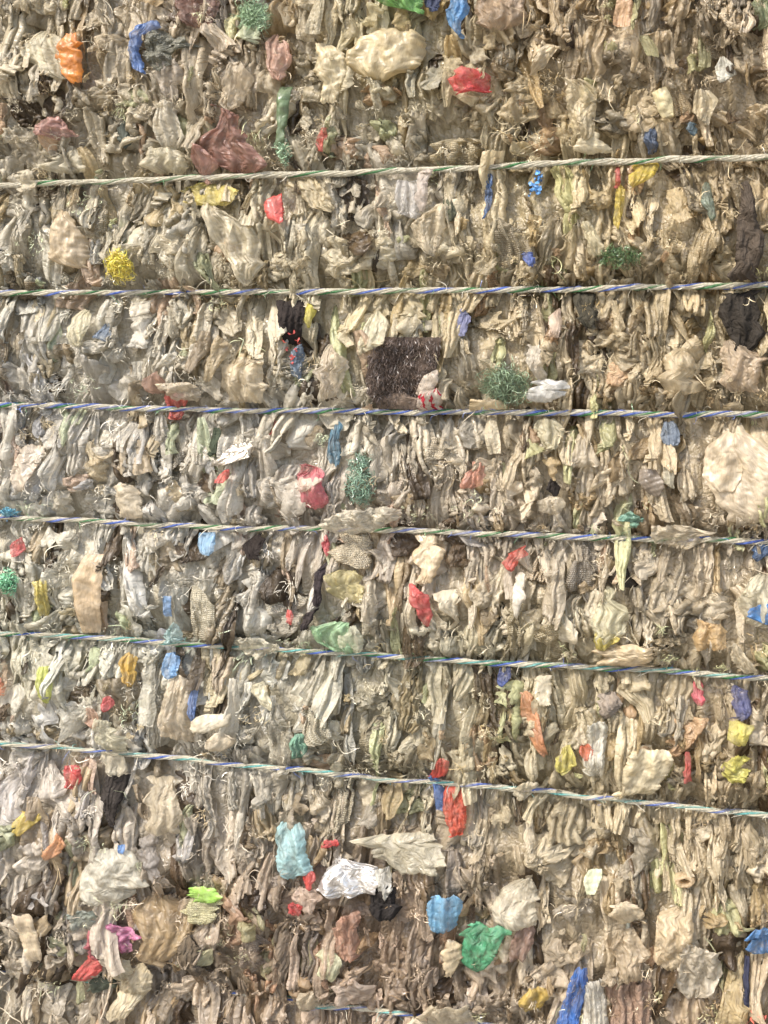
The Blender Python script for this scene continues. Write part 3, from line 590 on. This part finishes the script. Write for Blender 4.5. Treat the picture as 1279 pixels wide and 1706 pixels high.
film_strip;film strip;royal blue ribbon;hanging at the bottom right;28,92,192;1602:954~980 1640:944~977 1680:931~967 1730:922~957;lift=19 ex=1.6 f=.28
film_strip;film strip;broad white ribbon;beside the royal blue ribbon;218,216,208;1622:971~1002 1660:974~1010 1740:980~1024;lift=18 ex=1.5 f=.28
film_scrap;film;dark gold scrap;left of the royal blue ribbon;172,140,44;1638:884~914 1660:869~912 1682:884~902;lift=14 ex=1.3
film_scrap;film;blue scrap at right edge;near the bottom right corner;54,122,202;1538:1247~1300 1560:1242~1300 1587:1254~1300;lift=16 ex=1.3
plastic_bag;bag;clear shiny bag;full of wrinkles at the lower right;206,196,178;1538:1144~1187 1570:1138~1202 1620:1129~1197 1657:1134~1182;lift=19 m=clear ex=1.4 ey=1.1 t=.7
plastic_bag;bag;fluffy tan ball;left of the clear shiny bag;192,172,138;1508:1109~1152 1540:1084~1162 1580:1084~1142 1612:1090~1130;lift=15 ex=1.35 ey=1.15 t=.7 dome=1.4
plastic_bag;bag;tall khaki column;at the bottom right;162,142,98;1588:1214~1234 1650:1194~1237 1740:1176~1237;lift=16 ex=1.25
plastic_bag;bag;round brown bag;below the pale square flap;150,132,106;1543:1019~1067 1575:1014~1082 1610:1024~1077 1627:1039~1067;lift=16 dome=1.4
fabric_piece;fabric;dark maroon cloth;at the bottom below the round brown bag;100,76,62;1618:1019~1082 1740:1014~1082;lift=8 ex=1.8
plastic_bag;bag;white bag on bottom edge;left of the dark gold scrap;222,208,180;1648:720~752 1670:690~787 1720:680~792;lift=18 ex=1.2 m=thin
film_scrap;film;dull green corner scrap;at the top right corner;104,118,82;-20:1254~1300 52:1256~1300;lift=8
string_tangle;string;thin red string;at the bottom right corner;178,56,44;1656:1238~1278 1704:1238~1278;k=tangle n=16 w=2.4 lift=16
film_strip;film strip;navy strip;beside the tall khaki column;40,44,74;1598:1236~1248 1680:1236~1250;lift=9
fabric_piece;fabric;maroon brown cloth;right of the emerald green bag;118,88,76;1543:850~890 1568:852~892 1592:856~880;lift=8
plastic_bag;bag;frothy white bag over fifth rope;right of the light blue knot;212,208,188;1056:395~440 1072:384~470 1088:392~474 1098:410~450;lift=28 ex=1.5 ey=1.3
plastic_bag;bag;white flap over sixth rope;below the pale minty bag;216,208,186;1246:168~206 1262:160~226 1276:176~222 1288:190~210;lift=28 ex=1.3
plastic_bag;bag;cream ruffle over fourth rope;below the half round disc;214,200,174;872:1090~1150 886:1078~1180 902:1096~1176 912:1110~1150;lift=28 ex=1.5 ey=1.2
film_scrap;film;torn cream flap over sixth rope;right of the bright red tongue;216,204,174;1296:868~898 1312:856~892 1330:860~880;lift=27 ex=1.3 f=.28
film_scrap;film;pale torn bag over first rope;left end of the photo above the tan bag;206,196,172;284:20~60 298:10~74 312:24~66 322:34~56;lift=28 ex=1.3"""
items = []
for ln in LM.strip().splitlines():
    if not ln.strip() or ln.startswith('#'): continue
    f = [q.strip() for q in ln.split(';')]
    rows = []
    for q in f[5].split():
        y, xs = q.split(':'); a, b = xs.split('~'); rows.append((float(y), float(a), float(b)))
    op = dict(kv.split('=') for kv in f[6].split()) if len(f) > 6 and f[6] else {}
    items.append(dict(name=f[0], cat=f[1], ph=f[2], rest=f[3], col=tuple(float(v) for v in f[4].split(',')), rows=rows, op=op))
def area(it):
    a = np.array(it['rows']); return (a[-1, 0] - a[0, 0]) * (a[:, 2] - a[:, 1]).mean()
def on_piece(x, y, small=0, mg=0):
    x, y = np.asarray(x, float), np.asarray(y, float)
    m = np.zeros(np.shape(x), bool)
    for it in items:
        if area(it) < small: continue
        a = np.array(it['rows']); m |= (y > a[0, 0] - mg) & (y < a[-1, 0] + mg) & (x > np.interp(y, a[:, 0], a[:, 1]) - mg) & (x < np.interp(y, a[:, 0], a[:, 2]) + mg)
    return m
# ------------------------------------------------------------------ loose small scraps (nobody could count them)
def unit_outline(kind, r):
    if kind == 'strip':
        h = r.uniform(85, 185); wd = r.uniform(15, 36); n = 7; ys = np.linspace(0, h, n)
        w_ = wd * np.interp(np.linspace(0, 1, n), [0, r.uniform(.2, .6), 1], [r.uniform(.2, 1), 1, r.uniform(.25, 1.1)]) * r.uniform(.75, 1.2, n); c = np.cumsum(r.normal(0, wd * .10, n))
    elif kind == 'fan':
        h = r.uniform(45, 100); wd = r.uniform(32, 60); n = 6; ys = np.linspace(0, h, n)
        w_ = wd * np.linspace(r.uniform(.12, .4), 1, n) ** .8 * r.uniform(.85, 1.15, n); c = np.cumsum(r.normal(0, wd * .07, n))
        if r.rand() < .3: w_ = w_[::-1].copy()
    elif kind == 'puff':
        h = r.uniform(26, 50); wd = r.uniform(38, 75); n = 7; ys = np.linspace(0, h, n)
        w_ = wd * np.sqrt(np.clip(1 - np.linspace(-.93, .93, n) ** 2, .05, 1)) * r.uniform(.8, 1.15, n); c = np.cumsum(r.normal(0, wd * .06, n))
    else:
        h = r.uniform(40, 80); wd = r.uniform(35, 65); n = 7; ys = np.linspace(0, h, n)
        w_ = wd * r.uniform(.45, 1.1, n); w_[0] *= .4; w_[-1] *= .4; c = np.cumsum(r.normal(0, wd * .12, n))
    c = c - c.mean()
    return [(y - h / 2, cc_ - q / 2, cc_ + q / 2) for y, q, cc_ in zip(ys, w_, c)]
SIM = dict(strip=((1.25, 2.1), (1.0, 1.05), (4, 9), (0, 4), (2, 7)), fan=((1.25, 1.9), (1.0, 1.1), (5, 9), (2, 8), (3, 9)),
           puff=((1.3, 1.7), (1.3, 1.8), (6, 10), (5, 12), (5, 12)), flake=((1.04, 1.3), (1.04, 1.25), (3, 7), (0, 4), (1, 6)))
def simpars(kinds, r):
    q = np.array([[r.uniform(*SIM[k][j]) for j in range(5)] for k in kinds]); return q.T
r = np.random.RandomState(21)
PK = ['strip'] * 44 + ['fan'] * 24 + ['puff'] * 22 + ['flake'] * 26
ex, ey, T, dome, curl = simpars(PK, r)
PP, PF = sheets([unit_outline(k, r) for k in PK], 13, 21, ex, ey, T, dome, curl, 31, jag=np.where(np.array(PK) == 'strip', 1.7, 3.2))
PKa = np.array(PK)
PS, PSF = sheets([unit_outline(k, r) for k in PK], 9, 15, ex, ey, T, dome, curl, 32, jag=np.where(np.array(PK) == 'strip', 1.7, 3.2))
def scatter(name, n, size, lay, seed, label, probs, avoid=False, low=False):
    r = np.random.RandomState(seed)
    cx = r.uniform(X0 + 20, X1 - 20, n); cy = r.uniform(Y0 + 20, Y1 - 20, n)
    if low:
        k, t = band(cx, cy); m_ = r.rand(n) < .35 + .65 * sstep(.55, .85, t); cx, cy = cx[m_], cy[m_]
    if avoid: m_ = ~on_piece(cx, cy, 0, -4); cx, cy = cx[m_], cy[m_]; n = len(cx)
    k, t = band(cx, cy)
    pr = np.where((t < .6)[:, None], np.array(probs[0]), np.array(probs[1]))          # strips high in a band, puffs low
    ks = (r.rand(n)[:, None] > np.cumsum(pr, 1)).sum(1); kind = np.array(['strip', 'fan', 'puff', 'flake'])[np.clip(ks, 0, 3)]
    idx = np.array([r.choice(np.nonzero(PKa == q)[0]) for q in kind])
    s = r.uniform(*size, n); flip = r.choice([-1, 1], n)
    rot = np.where(kind == 'strip', r.normal(0, .16, n), np.where(kind == 'fan', r.normal(0, .45, n), r.normal(0, .7, n)))
    PA, FA = (PS, PSF) if avoid else (PP, PF)
    Q = PA[idx].copy(); Q[..., 0] *= flip[:, None, None]
    Q[..., :2] *= s[:, None, None, None]; Q[..., 2] *= (s ** .6)[:, None, None]
    c_, s_ = np.cos(rot)[:, None, None], np.sin(rot)[:, None, None]
    x, y = Q[..., 0] * c_ - Q[..., 1] * s_, Q[..., 0] * s_ + Q[..., 1] * c_
    tilt = r.normal(.10, .22, n)[:, None, None]; sl = r.normal(0, .3, n)[:, None, None]
    Q[..., 2] += y * tilt + x * sl
    Q[..., 0] = x + cx[:, None, None]; Q[..., 1] = y + cy[:, None, None]
    F = FA[idx] * 1.0; F[..., :2] += r.rand(n, 1, 1, 2) * 9
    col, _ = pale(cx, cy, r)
    if low: col = cap(col * 1.15)
    o = grid_mesh(name, place(Q, r.uniform(*lay, n)), col, F, M['film' if avoid else 'back'])
    return tag(o, label, 'plastic scraps', kind='stuff')
scatter('pressed_scraps', 2050, (.75, 1.25), (-.018, -.001), 41, 'countless pale film scraps packed behind the larger pieces of the bale',
        ([.66, .14, .02, .18], [.40, .16, .18, .26]))
scatter('small_scraps', 1250, (.34, .75), (-.005, .009), 42, 'countless small beige film shreds scattered over the face of the bale',
        ([.68, .12, .02, .18], [.42, .14, .16, .28]), avoid=True)

scatter('tiny_shreds', 1500, (.14, .34), (.002, .014), 43, 'countless tiny whitish shreds fluffed up above the ropes',
        ([.35, .15, .20, .30], [.20, .15, .35, .30]), avoid=True, low=True)
# ------------------------------------------------------------------ fibres
def fibre_field(name, nclump, per, seed, label, ln, wd, curl, biased):
    r = np.random.RandomState(seed)
    cx = r.uniform(X0 + 40, X1 - 40, nclump * 4); cy = r.uniform(Y0 + 30, Y1 - 30, nclump * 4); k, t = band(cx, cy)
    wgt = .25 + biased * (sstep(.55, .95, t)) + .5 * (cx < 450); keep = r.rand(len(cx)) < wgt / 1.6; cx, cy = cx[keep][:nclump], cy[keep][:nclump]
    n = len(cx) * per; ci = np.repeat(np.arange(len(cx)), per)
    sp = r.uniform(3, 16, len(cx))[ci]
    c = np.stack([cx[ci] + r.normal(0, 1, n) * sp, cy[ci] + r.normal(0, .7, n) * sp, r.uniform(0, 9, n)], 1)
    base = r.normal(0, 1, (len(cx), 3)); base[:, 1] *= 1.6; d = base[ci] * .8 + r.normal(0, 1, (n, 3)); d[:, 2] = np.abs(d[:, 2]) * .5
    Q = ribbons(c, d, r.uniform(*ln, n), r.uniform(*wd, n), r.uniform(*curl, len(cx))[ci], 8, seed + 1, .6)
    Q[..., 2] = np.clip(Q[..., 2], -6, 22)
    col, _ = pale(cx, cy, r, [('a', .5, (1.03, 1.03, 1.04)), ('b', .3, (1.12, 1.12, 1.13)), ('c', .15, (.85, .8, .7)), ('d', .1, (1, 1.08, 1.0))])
    col = cap(col[ci] * r.uniform(.75, 1.15, (n, 1)))
    o = grid_mesh(name, place(Q, np.full(n, .007)), col, np.repeat(np.repeat(r.rand(n, 1, 1, 3), 9, 1), 2, 2), M['fibre'])
    tag(o, label, 'fibres', kind='stuff')
fibre_field('frayed_fibres', 620, 26, 51, 'frizzy cream fibres frayed out of woven sacks all over the bale', (4, 22), (.5, 1.2), (.6, 5), 1.2)
fibre_field('shredded_ribbons', 170, 4, 52, 'narrow shredded film ribbons hanging and curling between the scraps', (18, 55), (.7, 1.6), (.6, 2.4), .3)

# ------------------------------------------------------------------ ropes
WHT, GRN, BLU, TEA = (208, 202, 184), (52, 108, 62), (72, 98, 176), (84, 150, 150)
ROPE_COL = [
 [WHT, WHT, GRN, WHT, WHT, WHT], [GRN, WHT, WHT, BLU, WHT, WHT], [GRN, BLU, WHT, WHT, BLU, WHT],
 [WHT, GRN, WHT, WHT, BLU, WHT], [TEA, WHT, WHT, BLU, GRN, WHT], [TEA, WHT, WHT, BLU, WHT, WHT], [WHT, WHT, BLU, WHT, TEA, WHT]]
ROPE_LAB = ['white baling rope with sparse green flecks, the topmost rope', 'white baling rope with blue and green flecks, second from top',
 'blue, green and white baling rope below the brown mat, third from top', 'white rope with green and blue flecks, fourth, under the long white puff',
 'teal tinged rope with the blue knot, fifth from the top', 'sloping white and teal rope crossing the red and blue scraps',
 'half buried white rope at the bottom edge of the photo']
ROPE_PITCH = [112, 104, 88, 96, 100, 104, 100]; ROPE_OFF = [.032, .030, .030, .026, .026, .028, .014]
CN = {WHT: 'white strand', GRN: 'green strand', BLU: 'blue strand', TEA: 'teal strand'}
for i in range(7):
    e = bpy.data.objects.new('baling_rope', None); COL.objects.link(e)
    tag(e, ROPE_LAB[i], 'rope', 'ropes tied round the bale')
    n = 420; s = np.linspace(X0, X1, n); r = np.random.RandomState(60 + i)
    wv = Wob(60, 300, 12, 70 + i); wo = Wob(80, 260, 10, 80 + i)
    yy = rope_y(i, s); k5 = np.ones(21) / 21; yy = np.convolve(np.pad(yy, 10, 'edge'), k5, 'valid')
    cen = at(s, yy + 1.0 * wv(s, 0), np.full(n, ROPE_OFF[i]) - (.022 * (1 - sstep(430, 540, s)) if i == 6 else 0) + .0030 * wo(s, 0))
    e.location = cen[n // 2]
    tang = np.gradient(cen, axis=0); tang /= np.linalg.norm(tang, axis=1, keepdims=True)
    N1 = np.array([0, -1.0, 0]) ; U1 = np.cross(tang, N1); U1 /= np.linalg.norm(U1, axis=1, keepdims=True); N2 = np.cross(U1, tang)
    ph0 = r.rand() * 6.283; thick = 1 + .12 * Wob(30, 120, 10, 90 + i)(s, 0)
    for k in range(6):
        ph = ph0 + s / ROPE_PITCH[i] * 6.283 + k * 6.283 / 6 + .25 * Wob(60, 200, 8, 100 + i)(s, 0)
        hr = .0030 * thick * (1 + .10 * Wob(20, 60, 8, 110 + 7 * i + k)(s, 0))
        sc_ = cen + (U1 * np.cos(ph)[:, None] + N2 * np.sin(ph)[:, None]) * hr[:, None]
        a = np.linspace(0, 6.283185, 7)[None, :]
        rr = (.00185 * thick)[:, None] * (1 + .12 * np.sin(a * 3 + s[:, None] / 9))
        ring = sc_[:, None] + (U1[:, None] * np.cos(a)[..., None] + N2[:, None] * np.sin(a)[..., None]) * rr[..., None]
        fdc = np.stack([np.broadcast_to(a * .0009, rr.shape), np.broadcast_to(s[:, None] * .001, rr.shape), np.full(rr.shape, float(k + 9 * i))], -1)[None]
        wash = np.clip(.10 + .5 * Wob(40, 130, 8, 170 + 7 * i + k)(s, 0), 0, .5)[:, None, None] * (ROPE_COL[i][k] != WHT)
        rc_ = cap(lin(soft(ROPE_COL[i][k], .08)) * 1.4); rw = cap(lin(soft(WHT, .1)) * 1.3)
        col = np.broadcast_to(rc_ * (1 - wash) + rw * wash, (n, 7, 3))[None]
        o = grid_mesh('strand', ring[None], col, fdc, M['film'], cen[n // 2])
        o.location = (0, 0, 0); o.parent = e
        if ROPE_COL[i][k] != WHT: o['label'] = CN[ROPE_COL[i][k]]
    nf = 150; j = r.randint(0, n, nf); c = np.stack([s[j], yy[j] + r.normal(0, 2, nf), np.full(nf, 2.0)], 1)
    Q = ribbons(c, np.stack([r.choice([-1, 1], nf) * 1.0, r.normal(0, .5, nf), r.uniform(0, .8, nf)], 1), r.uniform(8, 30, nf), r.uniform(.5, .9, nf), r.uniform(.5, 3, nf), 8, 130 + i, .5)
    W_ = at(Q[..., 0], Q[..., 1], ROPE_OFF[i] - (.022 * (1 - sstep(430, 540, Q[..., 0])) if i == 6 else 0) + Q[..., 2] * .001)
    fc = cap(lin(soft(np.array(ROPE_COL[i])[r.randint(0, 6, nf)], .3)) * 1.4)
    o = grid_mesh('frayed_fibres', W_, fc, np.zeros((nf, 9, 2, 3)), M['fibre'], cen[n // 2]); o.location = (0, 0, 0); o.parent = e; o['kind'] = 'stuff'

# ------------------------------------------------------------------ the pieces themselves
def tangle(it, seed):
    r = np.random.RandomState(seed); (y0, x0, x1), (y1, _, _) = it['rows'][0], it['rows'][-1]
    cx, cy, rx, ry = (x0 + x1) / 2, (y0 + y1) / 2, (x1 - x0) / 2, (y1 - y0) / 2
    n = int(it['op'].get('n', 420)); a = r.rand(n) * 6.283; q = np.sqrt(r.rand(n))
    c = np.stack([cx + np.cos(a) * q * rx * .8, cy + np.sin(a) * q * ry * .8, r.rand(n) ** .7 * 14 * (1 - q * .7)], 1)
    d = np.stack([r.normal(0, 1, n), r.normal(.3, 1, n), np.abs(r.normal(0, .6, n))], 1)
    Q = ribbons(c, d, r.uniform(.5, 1.3, n) * max(min(rx, ry), 9), r.uniform(.7, 1.5, n) * float(it['op'].get('w', 1)), r.uniform(2, 7, n), 8, seed, .8)
    Q[..., 2] = np.clip(Q[..., 2], -4, 26)
    col = cap(lin(soft(it['col'])) * GAIN)[None] * r.uniform(.55, 1.35, (n, 1))
    W_ = place(Q, np.full(n, -.002 + float(it['op'].get('lift', 0)) * .00085))
    return grid_mesh(it['name'], W_, np.clip(col, 0, .70), np.zeros((n, 9, 2, 3)), M['fibre'], W_.reshape(-1, 3).mean(0))
sheet_items = [it for it in items if it['op'].get('k') != 'tangle']
for big in (0, 1):
    L_ = [it for it in sheet_items if (area(it) > 2600) == bool(big)]
    if not L_: continue
    g_ = lambda k, d: np.array([float(it['op'].get(k, d)) for it in L_])
    sz = np.array([math.sqrt(area(it)) for it in L_])
    Tm = np.clip(sz * .13, 2.5, 9) * g_('t', 1) * np.where(g_('ex', 1.3) < 1.13, .38, 1)
    nu, nv = ((22, 30), (24, 32))[big]
    P, F = sheets([it['rows'] for it in L_], nu, nv, 1 + (g_('ex', 1.3) - 1) * .62, g_('ey', 1.04), Tm, np.clip(sz * .10, 1.5, 10) * (g_('dome', .5)), np.clip(sz * .09, 1.5, 8) * np.where(g_('trim', 1) < .1, 0, 1), 200 + big, jag=1.5 if big else 1.2, iters=120, trim=g_('trim', 1), facet=g_('f', 1) * np.where(g_('ex', 1.3) < 1.13, .7, 1.2) * (.55 if big else 1))
    if big: P = upsample(P); F = upsample(F)
    r = np.random.RandomState(300 + big)
    for b, it in enumerate(L_):
        dx, dy = P[b, ..., 0] - P[b, ..., 0].mean(), P[b, ..., 1] - P[b, ..., 1].mean()
        P[b, ..., 2] += (dx * r.normal(0, .12) + dy * r.normal(.06, .08)) * float(it['op'].get('f', 1))
        W_ = place(P[b:b + 1], [.003 + float(it['op'].get('lift', 0)) * .00085])
        col = cap(lin(soft(it['col'])) * GAIN)[None]
        if sum(it['col']) < 230 and max(it['col']) < 100: col = col * .5
        gx_, gy_ = P[b, ..., 0], P[b, ..., 1]; wn = Wob(7, 60, 22, 900 + b + 400 * big)(gx_, gy_)[..., None]
        fade = np.clip(.07 + .10 * Wob(9, 50, 16, 1700 + b)(gx_, gy_), 0, .32)[..., None]; lum = col.max(-1, keepdims=True); fade = fade * np.clip(lum / .25, .12, 1)
        col = (np.clip(col * (1 + .12 * wn), 0, .8) * (1 - fade) + (lum * .55 + .12) * np.array([1, .95, .86]) * fade)[None]
        o = grid_mesh(it['name'], W_, col, F[b:b + 1], M[it['op'].get('m', 'cloth' if sum(it['col']) < 260 and max(it['col']) < 105 else 'smooth' if float(it['op'].get('ex', 1.3)) < 1.13 else 'film')], W_.reshape(-1, 3).mean(0))
        it['obj'] = o
for n_, it in enumerate(items):
    if it['op'].get('k') == 'tangle': it['obj'] = tangle(it, 500 + n_)
    tag(it['obj'], (it['ph'] + ' ' + it['rest']).strip(), it['cat'])
    a = np.array(it['rows']); it['c'] = np.array([(a[:, 1].mean() + a[:, 2].mean()) / 2, (a[0, 0] + a[-1, 0]) / 2])
# pile on the brown mat
for it in items:
    if it['op'].get('pile'):
        r = np.random.RandomState(9); n = 2600; a = np.array(it['rows']); y = r.uniform(a[0, 0] + 2, a[-1, 0] - 2, n)
        x = np.interp(y, a[:, 0], a[:, 1]) + (np.interp(y, a[:, 0], a[:, 2]) - np.interp(y, a[:, 0], a[:, 1])) * r.uniform(.02, .98, n)
        d = np.stack([r.normal(0, .3, n), np.full(n, 1.0), r.uniform(.2, .9, n)], 1)
        Q = ribbons(np.stack([x, y, r.uniform(5, 11, n)], 1), d, r.uniform(6, 13, n), r.uniform(.5, 1.0, n), r.uniform(.3, 1.5, n), 3, 10)
        W_ = place(Q, np.full(n, .008)); row = 1 + .25 * np.sin(y / 2.9)
        o = grid_mesh('pile', W_, np.clip(lin(soft(it['col']))[None] * GAIN * (r.uniform(.5, 1.6, n) * row)[:, None], 0, 1), np.zeros((n, 4, 2, 3)), M['fibre'], np.array(it['obj'].location))
        o.location = (0, 0, 0); o.parent = it['obj']
        o['kind'] = 'stuff'
# rolled tube end
rc = at(1140., 1462., bulge(1140., 1462.) + .018)
a = np.linspace(0, 6.283185, 29); h = np.linspace(0, 1, 9)
ri = []
for rr_, z_ in ((.0062, -.020), (.0066, -.004), (.0072, .002), (.0098, .004), (.0128, .003), (.0135, -.004), (.0130, -.020)):
    q = rr_ * (1 + .10 * np.sin(2 * a + .8) + .05 * np.sin(5 * a)); ri.append(np.stack([q * np.cos(a) * 1.1, np.full(29, -z_), q * np.sin(a) * .8], -1))
tb = grid_mesh('rolled_tube', (np.array(ri)[None] + rc), cap(lin((196, 176, 145)) * 1.5)[None], np.array(ri)[None], M['film'], rc)
tag(tb, 'open end of a small rolled cream tube above the fluffy tan ball', 'tube')

# ------------------------------------------------------------------ pale scraps large enough to point at
r = np.random.RandomState(77); cand = []
for yi, y in enumerate(np.arange(-6, 1720, 84)):
    for x in np.arange(18 + (yi % 2) * 38, 1290, 66):
        cand.append((x + r.normal(0, 15), y + r.normal(0, 15)))
cand = np.array(cand); cand = cand[(cand[:, 0] > -10) & (cand[:, 0] < 1290)]
keep = []
for c in cand:                              # leave the pieces above their room
    ins = 0
    if on_piece(c[0], c[1], 500, 14): continue
    for it in sheet_items:
        aa = np.array(it['rows'])
        if area(it) > 2200 and aa[0, 0] < c[1] < aa[-1, 0] and np.interp(c[1], aa[:, 0], aa[:, 1]) < c[0] < np.interp(c[1], aa[:, 0], aa[:, 2]): ins = 1
    if not ins: keep.append(c)
cand = np.array(keep)
if len(cand) > 292: cand = cand[np.sort(r.choice(len(cand), 292, replace=False))]
k_, t_ = band(cand[:, 0], cand[:, 1])
kd = [r.choice(['strip', 'fan', 'puff', 'flake'], p=[.42, .20, .06, .32] if t < .6 else [.18, .22, .22, .38]) for t in t_]
ex, ey, T, dome, curl = simpars(kd, r)
rl = []
for (cx, cy), k in zip(cand, kd):
    o_ = np.array(unit_outline(k, r)) * (1.2 if k != 'strip' else 1.0) ; sx = 1.5 if k == 'strip' else 1.1
    sh = r.normal(0, .12)
    rl.append([(y + cy, a_ * sx + cx + y * sh, b_ * sx + cx + y * sh) for y, a_, b_ in o_])
P, F = sheets(rl, 22, 34, ex, ey, T, dome, curl, 78, jag=np.where(np.array(kd) == 'strip', 1.7, 3.0), iters=120)
rot = r.normal(0, .12, len(kd)); tl = r.normal(.08, .12, len(kd))
cen = np.array([[c[0], c[1]] for c in cand])[:, None, None, :]
d = P[..., :2] - cen; c_, s_ = np.cos(rot)[:, None, None], np.sin(rot)[:, None, None]
P[..., 0] = cen[..., 0] + d[..., 0] * c_ - d[..., 1] * s_; P[..., 1] = cen[..., 1] + d[..., 0] * s_ + d[..., 1] * c_
P[..., 2] += d[..., 1] * tl[:, None, None]
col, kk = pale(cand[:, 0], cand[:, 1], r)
lay = r.uniform(-.012, .001, len(kd)); W_ = place(P, lay)
NOUN = dict(strip=('film_strip', 'pleated', 'film strip'), fan=('film_fan', 'fan shaped', 'film scrap'), puff=('crumpled_bag', 'puffed up', 'bag'), flake=('film_flake', 'creased', 'film flake'))
used = set()
def relation(dx, dy):
    if abs(dx) > 2.2 * abs(dy): return 'right of' if dx > 0 else 'left of'
    if abs(dy) > 2.2 * abs(dx): return 'below' if dy > 0 else 'above'
    return ('below' if dy > 0 else 'above') + (' and right of' if dx > 0 else ' and left of')
C_ = np.array([it['c'] for it in items])
for b in range(len(kd)):
    nm, adj, noun = NOUN[kd[b]]
    o = grid_mesh(nm, W_[b:b + 1], col[b:b + 1], F[b:b + 1], M['woven' if r.rand() < .07 else 'film'], W_[b].reshape(-1, 3).mean(0))
    dd = cand[b] - C_; order = np.argsort((dd ** 2).sum(1)); lab = None
    for j in order:
        if not (0 < C_[j][0] < PW and 0 < C_[j][1] < PH): continue
        key = (relation(*dd[j]), items[j]['ph'])
        if key not in used:
            used.add(key); lab = '%s %s %s %s the %s' % (adj, KINDS[kk[b]][0], noun, key[0], key[1]); break
    tag(o, lab, 'plastic scrap' if kd[b] != 'puff' else 'bag', 'pale plastic scraps pressed into the bale')
